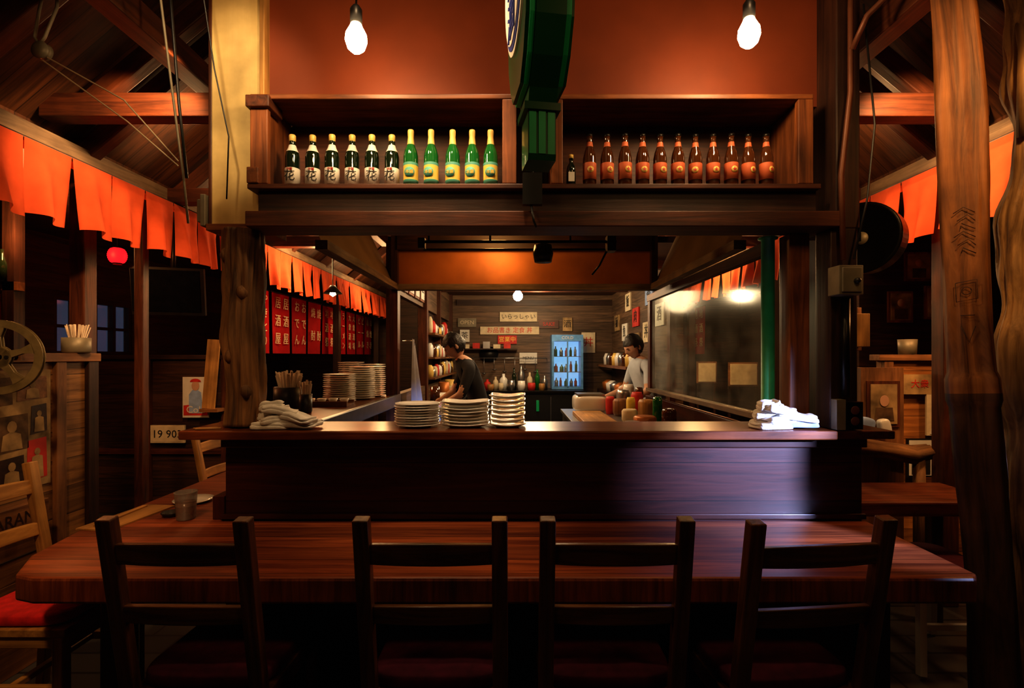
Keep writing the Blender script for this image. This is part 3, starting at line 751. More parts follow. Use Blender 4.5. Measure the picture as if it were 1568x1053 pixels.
# ------------------------------------------------------------------ kitchen contents
b = B(); b.bx(-.85, .98, 6.95, 7.54, 0, .94, P_black); b.bx(-.87, .99, 6.92, 7.55, .94, .98, P_blackm)
for x in (-.4, .05, .5): b.bx(x-.005, x+.005, 6.94, 6.95, .1, .9, P_steel)
b.bx(.30, .34, 6.93, 6.95, .7, .85, P_greenl); b.obj('back_counter', .004)
b = B()   # display fridge
P_fb = paint('fridge_blue', (.12, .32, .66), .4)
b.bx(.53, .97, 7.18, 7.5, .985, 1.02, P_fb); b.bx(.53, .97, 7.18, 7.5, 1.66, 1.75, P_fb)
b.bx(.53, .56, 7.18, 7.5, 1.02, 1.66, P_fb); b.bx(.94, .97, 7.18, 7.5, 1.02, 1.66, P_fb); b.bx(.56, .94, 7.47, 7.5, 1.02, 1.66, E_fridge)
for z in (1.22, 1.44): b.bx(.56, .94, 7.2, 7.47, z, z+.008, P_steel)
for z in (1.02, 1.228, 1.448):
    for k in range(5):
        r_ = random.uniform(.018, .03); h_ = random.uniform(.6, 1.05)
        b.lathe([(0, 0), (r_, 0), (r_, .1*h_), (.009, .13*h_), (.009, .16*h_), (0, .16*h_)], (.60+k*.07+random.uniform(-.01, .01), 7.3, z), [P_redp, P_labely, G_green, P_white, P_steel, P_bluel][(k*2+int(z*10)) % 6], 12)
b.bx(.56, .94, 7.185, 7.19, 1.02, 1.66, Gl); b.text('COLD', .06, FR(.75, 7.178, 1.705), P_paper); b.bx(.74, .76, 7.17, 7.18, 1.02, 1.66, P_fb)
b.obj('display_fridge')
def sign(name, x0, x1, z0, z1, y, bg, txt, col, size):
    b = B(); b.bx(x0, x1, y, y+.02, z0, z1, bg); b.text(txt, size, FR((x0+x1)/2, y-.002, (z0+z1)/2), col); return b.obj(name)
sign('cream_sign', -.21, .34, 1.96, 2.10, 7.57, P_cream, 'いらっしゃい', P_ink, .085)
sign('menu_sign', -.50, .37, 1.77, 1.885, 7.57, P_cream, 'お品書き 定食 丼', P_redp, .09)
sign('red_sign', -.24, .04, 1.63, 1.755, 7.57, P_redp, '営業中', P_labely, .085)
sign('wooden_sign', .37, .66, 1.86, 1.98, 7.57, W_beam, 'SAKE', P_redp, .08)
sign('notice_paper', .08, .34, 1.34, 1.50, 7.57, P_paper, 'MENU', P_ink, .06)
sign('green_sign', -.83, -.56, 1.88, 2.01, 7.57, P_gray, 'OPEN', P_cream, .08)
sign('small_menu_card', .72, .86, 1.82, 2.02, 7.57, P_aged, '酒', P_ink, .12)
sign('small_menu_card', 1.0, 1.2, 1.5, 1.8, 7.57, P_cream, '丼', P_redp, .15)
sign('small_menu_card', -.80, -.66, 1.66, 1.84, 7.57, P_paper, '茶', P_ink, .11)
b = B(); b.lathe([(0, 0), (.14, 0), (.14, .03), (0, .03)], (-.37, 7.57, 1.48), P_black, 32, M=RX90, sy=.8); b.obj('wall_fan_cover')
b = B()
for i, (x, r, h, m) in enumerate([(-.78, .05, .2, P_white), (-.64, .04, .24, G_brown), (-.5, .04, .2, P_steel), (-.38, .05, .14, P_redp), (-.26, .04, .18, P_cream), (-.15, .06, .22, P_white), (.0, .035, .3, G_dk), (.10, .05, .34, P_steel), (.22, .04, .24, P_cream), (.33, .035, .28, G_green), (.43, .04, .2, P_steel)]):
    b.lathe([(0, 0), (r, 0), (r, h*.6), (r*.8, h*.7), (r*.35, h*.82), (r*.35, h), (0, h)], (x, 7.2+.06*(i % 2), .98), m, 16)
for i in range(9):
    r = random.uniform(.03, .055); h = random.uniform(.06, .16)
    b.lathe([(0, 0), (r, 0), (r*1.1, h*.5), (r, h), (r*.9, h), (0, h*.9)], (-.74+i*.14, 7.02, .98), [P_steel, P_white, P_redp, W_yel, P_cream][i % 5], 16)
b.obj('jars_and_bottles')
b = B(); b.bx(-.8, .05, 7.38, 7.56, 1.545, 1.56, W_dark)
for k in range(5): b.bx(-.75+k*.15, -.65+k*.15, 7.42, 7.5, 1.561, 1.62+.02*(k % 3), [P_cream, P_redp, P_steel][k % 3])
b.obj('wall_shelf')
# hanging ladles and strainers on a rail along the back wall
b = B(); b.tube([(-.8, 7.5, 1.42), (.48, 7.5, 1.42)], .006, P_steel, 8)
for x in (-.8, -.16, .48): b.tube([(x, 7.5, 1.42), (x, 7.597, 1.42)], .005, P_steel, 6)
for k in range(8):
    x = -.74+k*.15; L_ = .16+.03*(k % 3)
    b.tube([(x, 7.49, 1.43), (x, 7.49, 1.42-L_)], .004, P_steel, 6); b.lathe([(0, 0), (.022, .004), (.036, .02), (.034, .021), (.02, .006), (0, .003)], (x, 7.49, 1.40-L_), P_steel, 14)
b.obj('ladle_rack')
b = B(); b.bx(.46, 1.15, 3.2, 4.85, 0, .92, P_steel); b.bx(.44, 1.16, 3.18, 4.86, .92, .95, P_steel); b.obj('prep_counter', .004)
b = B(); b.box((.62, 3.98, .967), (.24, .80, .03), W_yel); b.obj('cutting_board', .004)
b = B(); b.blob((.68, 4.62, 1.03), (.30, .28, .15), P_white, .4); b.bx(.56, .80, 4.5, 4.74, 1.10, 1.115, P_steel); b.obj('rice_cooker')
b = B()
for (x, y, r, h, m) in [(.9, 4.3, .07, .14, W_mid), (1.02, 4.25, .05, .2, P_redp), (.87, 3.85, .06, .10, P_cream), (1.03, 4.0, .06, .16, W_yel), (.97, 4.55, .06, .2, P_steel), (1.05, 4.7, .05, .24, P_white), (.92, 3.6, .08, .08, P_copper), (1.06, 3.5, .05, .14, G_brown), (.80, 3.45, .06, .06, P_steel), (1.05, 3.75, .035, .2, G_green), (.93, 4.08, .035, .17, P_labely), (.83, 4.42, .04, .15, P_redp), (1.08, 4.42, .035, .23, G_brown)]:
    b.lathe([(0, 0), (r*.85, 0), (r, h*.2), (r, h*.85), (r*.8, h), (r*.7, h), (0, h*.95)], (x, y, .951), m, 20)
b.obj('condiment_pots')
b = B(); b.bx(-.90, -.62, 4.3, 6.6, 0, .93, P_steel); b.bx(-.905, -.60, 4.28, 6.62, .93, .96, P_steel); b.obj('work_counter', .004)
b = B()
for (x, y, r, h, m) in [(-.74, 5.4, .08, .1, P_white), (-.78, 5.7, .06, .20, P_copper), (-.72, 5.95, .07, .14, P_cream), (-.78, 6.3, .07, .20, P_gold), (-.80, 5.18, .05, .18, G_brown)]:
    b.lathe([(0, 0), (r, 0), (r, h), (r*.9, h), (r*.85, h*.1), (0, h*.1)], (x, y, .961), m, 20)
b.obj('kitchen_pots')
b = B()
for z in (1.20, 1.42, 1.68):
    b.bx(-.985, -.84, 5.46, 7.48, z, z+.02, W_mid)
    for k in range(13):
        r_ = random.uniform(.025, .05); h_ = random.uniform(.6, 1.25)
        b.lathe([(0, 0), (r_, 0), (r_*1.1, .06*h_), (r_, .12*h_), (r_*.5, .15*h_), (0, .15*h_)], (-.91, 5.54+k*.155, z+.02), [P_gold, G_brown, P_white, P_redp, P_cream, P_steel][(k*5+int(z*10)) % 6], 12)
b.obj('kitchen_shelf')
for k in range(4):
    b = B(); y = 4.25+k*.27
    b.bx(-.945, -.925, y, y+.22, 2.0, 2.26, W_shelf); b.bx(-.925, -.92, y+.02, y+.20, 2.02, 2.24, P_paper); b.text('酒', .12, FXp(-.918, y+.11, 2.13), P_ink); b.obj('framed_menu_card')
b = B()
b.grid(lambda u, v: (-.82+.03*math.sin(u*12)*(.3+v)+.05*v*u, 4.18+.19*(u-.5)*(.55+.45*min(1, v*1.4)), 1.56-.5*v-.03*math.cos((u-.5)*6)*(1-v)), 20, 14, C_gray)
b.tube([(-.91, 4.18, 1.57), (-.815, 4.18, 1.575)], .007, P_steel, 6); b.obj('hanging_apron')
for i, (y, z, bg, t) in enumerate([(4.9, 1.75, P_paper, '酒'), (5.4, 1.6, P_cream, '丼'), (5.9, 1.8, P_redp, '肉'), (6.5, 1.65, P_paper, '魚'), (5.3, 2.0, P_bluel, '茶'), (6.3, 2.02, P_cream, '飯'), (7.0, 1.8, P_aged, '麺'), (5.85, 1.5, P_aged, '串')]):
    b = B(); b.bx(1.432, 1.448, y, y+.30, z, z+.22, bg); b.text(t, .16, FXm(1.429, y+.15, z+.11), P_ink); b.obj('wall_poster')
b = B(); b.bx(1.22, 1.44, 5.6, 7.5, 1.30, 1.33, W_mid); b.bx(1.22, 1.44, 5.6, 7.5, 0, .98, W_dark)
for k in range(9): b.lathe([(0, 0), (.05, 0), (.055, .1), (.03, .16), (0, .16)], (1.33, 5.7+k*.2, 1.33), [P_white, P_gold, G_brown, P_steel][k % 4], 12)
for k in range(6): b.lathe([(0, 0), (.08, 0), (.09, .1), (.03, .14), (0, .14)], (1.33, 5.8+k*.28, .98), [P_steel, P_white, P_copper][k % 3], 16)
b.obj('kitchen_cabinet')
b = B(); b.lathe([(.02, .08), (.09, 0), (.088, 0), (.018, .075)], (-1.77, 5.0, 2.06), P_black, 24); b.lathe([(0, .0), (.03, .02), (.02, .06), (0, .07)], (-1.77, 5.0, 2.03), E_pend, 16)
b.tube([(-1.77, 5, 2.13), (-1.77, 5, 2.50)], .005, P_black, 6); b.obj('pendant_lamp')

# ------------------------------------------------------------------ people
def skin_mesh(vs, es, rad, root=0, sub=2):
    me = D.meshes.new('sk'); me.from_pydata(vs, es, []); ob = D.objects.new('sk', me); scene.collection.objects.link(ob)
    md = ob.modifiers.new('s', 'SKIN'); md.use_smooth_shade = True
    for i, r in enumerate(rad):
        sv = me.skin_vertices[0].data[i]; sv.radius = r if isinstance(r, tuple) else (r, r); sv.use_root = (i == root)
    sb = ob.modifiers.new('u', 'SUBSURF'); sb.levels = sub; sb.render_levels = sub
    bpy.context.view_layer.update()
    out = D.meshes.new_from_object(ob.evaluated_get(bpy.context.evaluated_depsgraph_get()))
    D.objects.remove(ob); return out
def person(name, loc, rz, shirt, lean=1.0, hz=.985, tilt=.5, yaw=0, cap=None):
    b = B(); l = lean
    J = dict(pel=(0, .02, .93), sp=(0, -.02*l, 1.08), ch=(0, -.07*l, 1.26), nb=(0, -.125*l, 1.40), nt=(0, -.165*l, 1.47))
    V = [J['pel'], J['sp'], J['ch'], J['nb'], J['nt']]; R = [(.145, .105), (.13, .095), (.155, .105), (.085, .07), .05]
    E = [(0, 1), (1, 2), (2, 3), (3, 4)]
    hands = []
    for s in (-1, 1):
        o = len(V)
        V += [(s*.165, -.095*l, 1.35), (s*.235, -.16*l, 1.12), (s*.17, -.36, hz+.055), (s*.16, -.41, hz+.035)]
        R += [.062, .045, .030, (.034, .02)]
        E += [(3, o), (o, o+1), (o+1, o+2), (o+2, o+3)]
        hands.append((s, Vector(V[o+3])))
        o = len(V)
        V += [(s*.095, .02, .84), (s*.11, -.02, .48), (s*.115, .03, .09), (s*.125, -.10, .045), (s*.13, -.16, .035)]
        R += [.092, .060, .040, .036, .028]
        E += [(0, o), (o, o+1), (o+1, o+2), (o+2, o+3), (o+3, o+4)]
    me = skin_mesh(V, E, R)
    def mf(c):
        if c.y < -.14*l-.02 and c.z < 1.2 and c.z > .8 and abs(c.x) > .1: return P_skin
        if c.z > 1.435: return P_skin
        if c.z > .90: return shirt
        if c.z > .075: return P_pants
        return P_black
    b.mesh(me, None, matfn=mf)
    for s, h in hands:
        for k, (dx, L) in enumerate(((-.027, .062), (-.009, .075), (.009, .070), (.026, .055))):
            p = [(h.x+dx*.6, h.y+.01, h.z), (h.x+dx, h.y-.035, h.z-.002), (h.x+dx*1.1, h.y-.035-L*.55, h.z-.014), (h.x+dx*1.12, h.y-.035-L*.85, h.z-.03)]
            b.mesh(skin_mesh(p, [(0, 1), (1, 2), (2, 3)], [.011, .0095, .0085, .007], 0, 1), P_skin)
        p = [(h.x-s*.02, h.y+.02, h.z), (h.x-s*.045, h.y-.02, h.z-.01), (h.x-s*.05, h.y-.05, h.z-.022)]
        b.mesh(skin_mesh(p, [(0, 1), (1, 2)], [.013, .010, .008], 0, 1), P_skin)
        b.blob((h.x, h.y-.012, h.z), (.085, .085, .032), P_skin, .8)
    HM = Matrix.Translation(Vector(J['nt'])+Vector((0, -.025, .085))) @ Matrix.Rotation(yaw, 4, 'Z') @ Matrix.Rotation(tilt, 4, 'X')
    n, m2 = 40, 30
    def hp(th, ph, k=1.0, face=True):
        d = Vector((math.cos(ph)*math.sin(th), -math.cos(ph)*math.cos(th), math.sin(ph)))
        q = Vector((d.x*.076, d.y*.096, d.z*.115))
        if q.z < -.02: t = (-q.z-.02)/.095; q.x *= 1-.38*t; q.y = q.y*(1-.25*t)-(.012*t)
        if face and d.y < 0:
            def g(cx, cz, sx, sz): return math.exp(-((q.x-cx)/sx)**2-((q.z-cz)/sz)**2)
            q.y -= .022*g(0, -.018, .010, .022)+.006*g(0, .02, .04, .012)+.007*g(0, -.058, .022, .010)+.006*g(0, -.095, .02, .015)
            q.y += .010*g(.030, .0, .014, .012)+.010*g(-.030, .0, .014, .012)
        return q*k
    vs = [tuple(hp(2*PI*i/n, -PI/2+PI*j/m2)) for j in range(m2+1) for i in range(n)]
    fs = [(j*n+i, j*n+(i+1) % n, (j+1)*n+(i+1) % n, (j+1)*n+i) for j in range(m2) for i in range(n)]
    b.add(vs, fs, P_skin, None, True, HM)
    hv = []
    for j in range(m2+1):
        for i in range(n):
            th = 2*PI*i/n; q = hp(th, -PI/2+PI*j/m2, 1.0, False)
            q = q*(1.12+.06*noise.noise(q*40)); hv.append(tuple(q+Vector((0, .004, .006))))
    def keep(f):
        c = sum((Vector(hv[i]) for i in f), Vector())/4
        return c.z > .050 or (c.y > -.01 and c.z > -.075) or (c.y > -.05 and c.z > .0)
    b.add(hv, [f for f in fs if keep(f)], cap or P_hair, None, True, HM)
    for s in (-1, 1):
        b.blob((s*.078, .008, -.008), (.016, .034, .058), P_skin, .9, M=HM, n=16)
        b.blob((s*.030, -.083, .0), (.022, .012, .011), P_white, 1, M=HM, n=14); b.blob((s*.030, -.088, .0), (.010, .007, .010), P_ink, 1, M=HM, n=10)
        b.box((s*.030, -.092, .020), (.034, .006, .006), P_hair, M=HM)
    b.blob((0, -.097, -.058), (.040, .010, .010), P_lips, 1, M=HM, n=14)
    T = Matrix.Translation(loc) @ Matrix.Rotation(rz, 4, 'Z')
    b.v = [tuple(T @ Vector(v)) for v in b.v]
    mz = min(v[2] for v in b.v); b.v = [(v[0], v[1], v[2]-mz) for v in b.v]
    return b.obj(name)
person('chef', (-.31, 4.80, 0), -PI/2+.25, P_shirt, 1.35, .985, .6, -.1)
person('kitchen_worker', (1.33, 5.08, 0), -PI/2+.25, P_shirt2, .8, 1.0, .45, .1)

# ------------------------------------------------------------------ left side
b = B(); b.bx(-2.44, -2.40, 1.2, 2.93, .0, 1.42, PL_mid); b.bx(-2.47, -2.37, 1.2, 2.94, 1.42, 1.465, W_mid)
b.bx(-2.40, -2.375, 2.66, 2.72, 0, 1.42, W_mid); b.bx(-2.40, -2.375, 2.86, 2.93, 0, 1.42, W_dark); b.obj('booth_partition', .003)
def shape(b, pts, M_, z, m): b.prism(pts, z, z+.0015, m, M=M_)
b = B(); b.bx(-2.399, -2.39, 2.20, 2.64, .80, 1.38, P_aged)
T = FXp(-2.39, 2.42, 1.09)
random.seed(5)
for (x0, x1, z0, z1, m_) in ((-.20, -.06, -.27, -.08, P_sepia), (-.05, .08, -.27, -.12, W_dark), (.09, .20, -.26, -.05, P_redp), (-.20, -.09, -.06, .10, W_mid), (-.07, .10, -.10, .08, P_sepia), (.11, .20, -.03, .12, W_dark), (-.19, .02, .12, .26, P_sepia), (.04, .20, .14, .26, W_mid)):
    shape(b, [(x0, z0), (x1, z0+.01), (x1-.005, z1), (x0+.005, z1-.008)], T, 0, m_)
    cx, cz, r = (x0+x1)/2, z0+(z1-z0)*.68, min(x1-x0, z1-z0)*.14
    shape(b, [(cx+r*math.cos(a*PI/6), cz+r*1.2*math.sin(a*PI/6)) for a in range(12)], T, .0016, P_aged)
    shape(b, [(cx-r*2.2, z0+.012), (cx+r*2.2, z0+.012), (cx+r*1.8, cz-r*1.6), (cx+r*.5, cz-r*1.1), (cx-r*.5, cz-r*1.1), (cx-r*1.8, cz-r*1.6)], T, .0016, P_aged)
b.obj('cinema_poster')
b = B()
T = Matrix.Translation((-2.275, 2.26, 1.445)) @ Euler((PI/2, 0, .30)).to_matrix().to_4x4()
def annulus(b, r0, r1, z0, z1, m, T, n=48, cx=0, cy=0):
    vs = []
    for r, z in ((r0, z0), (r1, z0), (r1, z1), (r0, z1)):
        vs += [(cx+r*math.cos(2*PI*i/n), cy+r*math.sin(2*PI*i/n), z) for i in range(n)]
    fs = [(k*n+i, k*n+(i+1) % n, ((k+1) % 4)*n+(i+1) % n, ((k+1) % 4)*n+i) for k in range(4) for i in range(n)]
    b.add(vs, fs, m, None, False, T)
P_reel = paint('aged_reel_metal', (.22, .17, .08), .5, .3, .4)
for zz in (-.012, .008):
    annulus(b, .132, .165, zz, zz+.004, P_reel, T); annulus(b, .018, .050, zz, zz+.004, P_reel, T)
    for k in range(5):
        a = k*2*PI/5+.3; c, s = math.cos(a), math.sin(a)
        pts = []
        for (r, hw) in ((.045, .016), (.09, .011), (.135, .024)): pts.append((r*c-hw*s, r*s+hw*c))
        for (r, hw) in ((.135, -.024), (.09, -.011), (.045, -.016)): pts.append((r*c-hw*s, r*s+hw*c))
        b.prism(pts, zz, zz+.004, P_reel, M=T)
annulus(b, .02, .045, -.012, .012, P_reel, T)
for a in range(3): annulus(b, .0, .008, -.016, .016, P_black, T, 12, .034*math.cos(a*2.09), .034*math.sin(a*2.09))
b.tube([(-2.28, 2.25, 1.445), (-2.285, 2.36, 1.445)], .010, P_blackm, 10); b.bx(-2.365, -2.265, 2.35, 2.37, 1.43, 1.46, W_mid)
b.obj('film_reel')
b = B(); b.bx(-2.355, -2.27, 2.02, 2.50, .42, .76, W_mid)
for z in (.53, .65): b.bx(-2.272, -2.265, 2.02, 2.50, z-.004, z+.004, W_dark)
b.bx(-2.355, -2.27, 2.02, 2.50, 0, .419, W_mid)
b.text('GUARANA', .08, FXp(-2.268, 2.30, .70), W_dark, sx=.9); b.obj('wooden_crate', .003)
b = B(); b.bx(-4.4, -2.60, 4.72, 4.78, 0, 1.42, PL_dark); b.bx(-4.4, -2.60, 4.69, 4.80, 1.42, 1.46, W_dark)
for x in (-4.0, -3.4, -2.68): b.bx(x, x+.07, 4.68, 4.72, 0, 1.42, W_beam)
b.bx(-4.4, -2.60, 4.69, 4.72, .55, .60, W_beam); b.obj('booth_divider', .003)
b = B(); b.bx(-3.02, -2.78, 4.665, 4.678, .89, 1.26, P_paper); T = FR(-2.90, 4.664, 1.08)
shape(b, [(-.11, -.17), (.11, -.17), (.11, -.05), (-.11, -.08)], T, .0, P_redp); shape(b, [(-.06, -.15), (.07, -.15), (.05, .04), (.02, .06), (-.03, .06), (-.06, .02)], T, .0017, P_bluel)
shape(b, [(.035*math.cos(a*PI/8), .045*math.sin(a*PI/8)+.10) for a in range(16)], T, .0032, P_skin); shape(b, [(.05*math.cos(a*PI/8), .03*math.sin(a*PI/8)+.135) for a in range(9)], T, .0034, P_redp)
b.text('Cola', .09, T @ Matrix.Translation((0, -.12, .004)), P_paper); b.obj('advertising_poster')
b = B(); b.bx(-3.31, -3.0, 4.66, 4.679, .66, .82, P_cream); b.bx(-3.30, -3.01, 4.657, 4.66, .67, .81, P_cream); b.text('19 903', .10, FR(-3.155, 4.655, .738), P_ink); b.obj('licence_plate')
b = B(); b.box((-2.72, 4.60, 1.29), (.11, .02, .62), W_yel, rot=(-.06, .05, 0)); b.bx(-2.8, -2.64, 4.55, 4.675, .95, .98, W_mid); b.obj('wooden_notice_board')
b = B(); b.box((-2.93, 4.35, 2.0), (.54, .05, .40), P_black, rot=(.15, 0, .3)); b.box((-2.935, 4.318, 2.0), (.50, .004, .35), paint('tv_screen', (.01, .012, .02), .08), rot=(.15, 0, .3))
b.tube([(-2.93, 4.40, 2.1), (-2.93, 4.42, 2.6)], .018, P_black, 10); b.obj('television')
def lantern(x, y, z, r, h):
    b = B(); pr = [(r*.45, -h/2, P_black), (r*.5, -h/2+.01, E_lant)]
    for i in range(1, 16):
        t = i/16; rr = r*(.55+.45*math.sin(PI*t)**.6); pr.append((rr*(1 if i % 2 else .95), -h/2+.01+(h-.02)*t, E_lant))
    pr += [(r*.5, h/2-.01, P_black), (r*.45, h/2, P_black), (0, h/2, P_black)]
    b.lathe(pr, (x, y, z), E_lant, 24); b.tube([(x, y, z+h/2), (x, y, 2.6)], .003, P_black, 6); b.obj('paper_lantern')
lantern(-3.2, 4.13, 2.26, .068, .14); lantern(-3.42, 5.1, 2.17, .09, .10)
b = B(); b.bx(-4.3, -3.4, 3.5, 3.56, 1.9, 1.96, W_mid); b.bx(-3.5, -3.42, 3.5, 3.58, 1.46, 2.6, W_dark)
b.bx(-4.3, -3.4, 3.3, 3.6, 1.40, 1.44, W_dark); b.bx(-3.46, -3.40, 3.3, 3.6, 0, 1.4, W_dark); b.bx(-4.25, -3.95, 3.52, 3.54, 1.55, 1.9, C_banner)
b.text('大吉', .14, FR(-4.1, 3.515, 1.72), P_cream); b.bx(-3.9, -3.55, 3.52, 3.54, 1.50, 1.88, C_banner); b.text('千客', .14, FR(-3.72, 3.515, 1.70), P_cream)
for k in range(5): b.lathe([(0, 0), (.035, 0), (.035, .12), (.012, .18), (.012, .22), (0, .22)], (-4.1+k*.15, 3.5, 1.96), G_brown if k % 2 else G_dk, 14)
b.obj('booth_shelf')
b = B()
b.tube([(-1.27, 1.95, 3.6), (-1.25, 2.0, 3.1), (-1.20, 2.05, 2.6), (-1.17, 2.10, 2.35), (-1.19, 2.12, 2.1)], .003, P_black, 8)
b.tube([(-1.45, 2.1, 3.5), (-1.42, 2.12, 2.9), (-1.40, 2.14, 2.5), (-1.38, 2.16, 2.20)], .006, P_black, 8)
b.tube([(-1.32, 1.8, 3.6), (-1.40, 2.0, 3.0), (-1.41, 2.1, 2.6), (-1.40, 2.17, 2.2), (-1.40, 2.20, 2.02)], .005, P_gray, 8)
b.obj('hanging_cable')
b = B()
b.tube([(-1.86, 2.1, 3.12), (-1.84, 2.06, 2.85), (-1.87, 2.04, 2.72), (-1.89, 2.04, 2.69), (-1.91, 2.04, 2.72), (-1.93, 2.08, 2.85), (-1.90, 2.1, 3.10)], .006, P_gray, 8)
b.lathe([(0, -.012), (.035, -.012), (.03, -.003), (.03, .003), (.035, .012), (0, .012)], (-1.88, 2.04, 2.665), P_gray, 20, M=RX90)
b.tube([(-1.86, 2.04, 2.64), (-1.6, 2.1, 2.50), (-1.43, 2.18, 2.28)], .003, P_cream, 6); b.tube([(-1.88, 2.04, 2.63), (-1.6, 2.12, 2.42), (-1.43, 2.18, 2.26)], .003, P_cream, 6)
b.obj('pulley_with_rope')
b = B(); b.bx(-1.375, -1.352, 2.24, 2.36, 2.02, 2.16, P_gray); b.bx(-1.395, -1.375, 2.25, 2.34, 2.04, 2.14, P_gray); b.obj('junction_box', .003)

# ------------------------------------------------------------------ right side
b = B(); b.tube([(1.43, 2.13, 3.6), (1.40, 2.13, 2.9), (1.40, 2.13, 2.55), (1.36, 2.13, 2.2), (1.37, 2.13, 1.85)], .011, P_conc, 12)
b.tube([(1.40, 2.12, 2.72), (1.42, 2.06, 2.82), (1.50, 2.0, 2.90), (1.62, 1.95, 3.02), (1.66, 1.95, 3.1)], .011, P_conc, 12)
b.tube([(1.38, 2.13, 1.69), (1.38, 2.13, 1.28)], .017, P_blackm, 12)
b.tube([(1.44, 2.11, 2.9), (1.48, 2.10, 2.4), (1.45, 2.10, 2.1), (1.40, 2.11, 1.85)], .004, P_black, 8); b.obj('conduit_pipe')
b = B(); b.bx(1.32, 1.42, 2.08, 2.155, 1.70, 1.82, P_gray); b.bx(1.33, 1.41, 2.072, 2.08, 1.71, 1.81, P_gray); b.lathe([(0, 0), (.012, 0), (.01, .018), (0, .02)], (1.385, 2.072, 1.755), P_black, 12, M=RX90); b.obj('switch_box', .003)
b = B(); b.bx(1.335, 1.375, 2.12, 2.158, 1.143, 1.27, P_gray); b.bx(1.38, 1.45, 2.125, 2.158, 1.145, 1.26, P_blackm)
for z in (1.18, 1.225): b.lathe([(0, 0), (.018, 0), (.018, .004), (0, .004)], (1.415, 2.125, z), P_conc, 16, M=RX90)
b.obj('electrical_outlet', .002)
b = B()
T = Matrix.Translation((1.66, 2.42, 2.0)) @ Euler((PI/2, 0, -.95)).to_matrix().to_4x4()
b.lathe([(0, -.05), (.15, -.05), (.158, -.045), (.158, .04), (.165, .042), (.165, .055), (.15, .055), (.14, .048), (0, .045)], (0, 0, 0), P_blackm, 48, M=T); b.lathe([(.0, .05), (.03, .05), (.03, .047)], (0, 0, 0), P_gray, 20, M=T)
b.bx(1.465, 1.60, 2.36, 2.40, 1.98, 2.02, P_blackm); b.obj('film_canister')
b = B(); b.bx(1.70, 1.82, 2.88, 2.98, 0, 2.62, W_dark); b.bx(1.72, 1.80, 2.74, 2.88, 1.59, 1.61, W_dark); b.obj('aisle_post', .004)
b = B(); b.bx(1.83, 1.92, 2.76, 2.84, 1.50, 1.68, W_yel); b.bx(1.82, 1.93, 2.842, 2.87, 1.48, 1.72, W_mid); b.obj('wooden_mail_box', .003)
stick_cup('chopstick_holder', 1.76, 2.80, 1.612, .05, .08, 22, .18, W_dark)
b = B(); b.bx(2.44, 4.4, 3.4, 3.45, 0, 1.42, PL_org); b.bx(2.40, 4.4, 3.36, 3.46, 1.42, 1.46, W_mid)
for x in (2.44, 3.2): b.bx(x, x+.06, 3.37, 3.40, 0, 1.42, W_mid)
b.obj('booth_partition', .003)
b = B(); b.bx(2.54, 3.02, 3.35, 3.363, 1.20, 1.33, P_aged); b.text('大衆 Theater', .06, FR(2.76, 3.348, 1.265), P_redp)
b.bx(2.70, 3.0, 3.35, 3.363, .93, 1.199, P_cream); T = FR(2.81, 3.349, 1.06)
shape(b, [(-.09, -.12), (.12, -.12), (.09, -.02), (.04, .015), (-.03, .015), (-.07, -.02)], T, .001, P_paper); shape(b, [(.035*math.cos(a*PI/8), .04*math.sin(a*PI/8)+.05) for a in range(16)], T, .003, P_skin)
shape(b, [(.04*math.cos(a*PI/8), .035*math.sin(a*PI/8)+.06) for a in range(9)], T, .0046, P_hair); shape(b, [(-.05, -.06), (.08, -.10), (.09, -.07), (-.03, -.03)], T, .0046, P_skin); b.obj('vintage_poster')
b = B(); b.bx(2.57, 2.74, 3.345, 3.36, .66, .91, P_black); T = FR(2.655, 3.341, .79); b.bx(2.58, 2.73, 3.342, 3.345, .67, .90, P_paper)
for dx in (-.03, .03):
    shape(b, [(dx-.03, -.11), (dx+.03, -.11), (dx+.03, .0), (dx-.03, .0)], T, .001, P_ink); shape(b, [(dx+.02*math.cos(a*PI/6), .03+.025*math.sin(a*PI/6)) for a in range(12)], T, .001, P_gray)
b.obj('framed_photograph')
b = B(); b.bx(2.1, 2.36, 3.1, 3.14, 0, 1.38, W_mid); b.bx(2.10, 2.14, 3.14, 3.35, 0, 1.38, W_mid); b.bx(2.13, 2.33, 3.09, 3.10, 1.02, 1.30, W_beam)
b.bx(2.15, 2.31, 3.085, 3.09, 1.04, 1.28, P_aged); T = FR(2.23, 3.084, 1.15)
shape(b, [(-.06, -.09), (.06, -.09), (.05, -.01), (-.05, -.01)], T, .0, P_sepia); shape(b, [(.028*math.cos(a*PI/8), .034*math.sin(a*PI/8)+.03) for a in range(16)], T, .0016, P_skin); b.obj('booth_end_panel', .003)
b = B(); b.lathe([(0, 0), (.05, 0), (.055, .1), (.05, .1), (.045, .01), (0, .01)], (2.62, 3.41, 1.461), P_gray, 20); b.obj('ceramic_cup')
for (x, z, w_, h_) in ((3.35, 1.75, .22, .28), (3.68, 1.78, .24, .30), (4.02, 1.74, .22, .28), (3.5, 2.12, .24, .26), (3.85, 2.12, .24, .26)):
    b = B(); b.bx(x-.0, x+w_, 4.58, 4.60, z, z+h_, W_shelf); b.bx(x+.02, x+w_-.02, 4.574, 4.58, z+.02, z+h_-.02, P_aged)
    cx, cz = x+w_/2, z+h_*.55
    b.lathe([(0, 0), (.035, 0), (.035, .003), (0, .003)], (cx, 4.574, cz+.02), P_skin, 16, M=RX90); b.bx(cx-.06, cx+.06, 4.571, 4.574, z+.03, cz-.03, P_sepia); b.obj('picture_frame')
b = B(); b.bx(3.1, 4.4, 4.6, 4.66, 0, 2.6, PL_dark); b.obj('wall_booth_right')
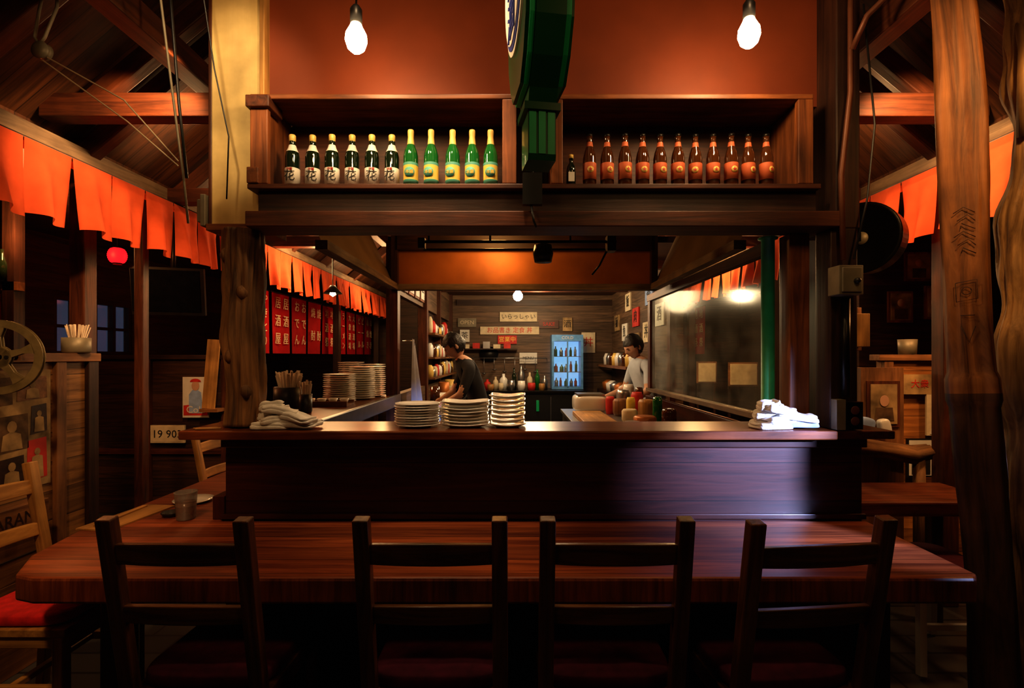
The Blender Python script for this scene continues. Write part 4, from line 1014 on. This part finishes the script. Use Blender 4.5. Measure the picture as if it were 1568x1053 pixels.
b = B(); b.bx(2.95, 4.35, 3.05, 3.06, 2.0, 2.5, C_banner); b.obj('red_booth_valance')
b = B(); b.tube([(1.92, 3.02, .90), (2.0, 3.03, .93), (2.2, 3.03, .90), (2.36, 3.03, .87), (2.45, 3.02, .89)], [.05, .055, .045, .05, .04], W_bark, 20, nz=.4)
for x in (1.97, 2.40): b.tube([(x, 3.03, 0), (x, 3.03, .87)], .030, W_bark, 14, nz=.3)
b.obj('log_rail')
b = B(); b.blob((2.08, 3.03, 1.035), (.08, .06, .10), P_bluel, .4, .02, rot=(0, .3, 0)); b.blob((2.19, 3.03, 1.03), (.06, .05, .09), P_white, .4, .02, rot=(0, -.2, 0)); b.obj('folded_blue_cloth')
# carved squared pillar: gently crooked, orange above, weathered dark below, one face turned to the bar corner
b = B(); n = 120
PM = Matrix.Translation((1.775, 1.88, 0)) @ Matrix.Rotation(-.73, 4, 'Z')
def lean(z): return -.046*z+.008*math.sin(z*3.1)
pts = [(lean(i*3.15/n), .005*math.sin(i*.11), i*3.15/n) for i in range(n+1)]
mats = [W_driftd if i/n < .41 else W_drift for i in range(n)]
b.tube(pts, [.069+.004*math.sin(i*.15+1)+(.008 if .405 < i/n < .435 else 0) for i in range(n+1)], mats, 64, nz=.10, nsc=10, sq=7, M=PM)
def carve(pts2, r=.0016):
    b.tube([(x+lean(z), -.0735, z) for x, z in pts2], r, W_driftd, 6, M=PM)
for k in range(6): carve([(-.03+.01*(k % 3), 1.98-.03*k), (.0+.01*math.sin(k*2), 2.0-.03*k), (.03, 1.975-.03*k)])
carve([(-.03, 1.72), (.03, 1.73), (.03, 1.66), (-.03, 1.65), (-.03, 1.72)]); carve([(.0+.014*math.cos(a*.7), 1.69+.014*math.sin(a*.7)) for a in range(10)])
carve([(-.02, 1.60), (.02, 1.60)]); carve([(-.02, 1.56), (.0, 1.50), (.02, 1.56)])
b.obj('carved_wooden_pillar')
b = B(); n = 100
pts = [(2.00+.02*math.sin(i*.09+.6)+.008*math.sin(i*.35), 2.02+.015*math.sin(i*.13), i*2.9/n) for i in range(n+1)]
b.tube(pts, [.056+.010*math.sin(i*.3)+.005*math.sin(i*.75) for i in range(n+1)], W_drift2, 48, nz=.28, nsc=12)
b.tube([(1.97, 1.98, 2.30), (1.93, 1.94, 2.45), (1.94, 1.95, 2.62), (1.98, 2.0, 2.75)], [.02, .017, .015, .02], W_drift2, 14, nz=.3); b.obj('driftwood_trunk')

# ------------------------------------------------------------------ camera
cam = D.cameras.new('camera'); co = D.objects.new('camera', cam); scene.collection.objects.link(co); scene.camera = co
co.location = (0, 0, 1.45); co.rotation_euler = (PI/2, 0, 0)
cam.sensor_width = 36; cam.lens = 18; cam.shift_y = .0118; cam.shift_x = -.002; cam.clip_start = .02
scene.view_settings.view_transform = 'Standard'
try: scene.view_settings.look = 'Medium High Contrast'
except Exception as e:
    print(e)
scene.view_settings.exposure = 0.30
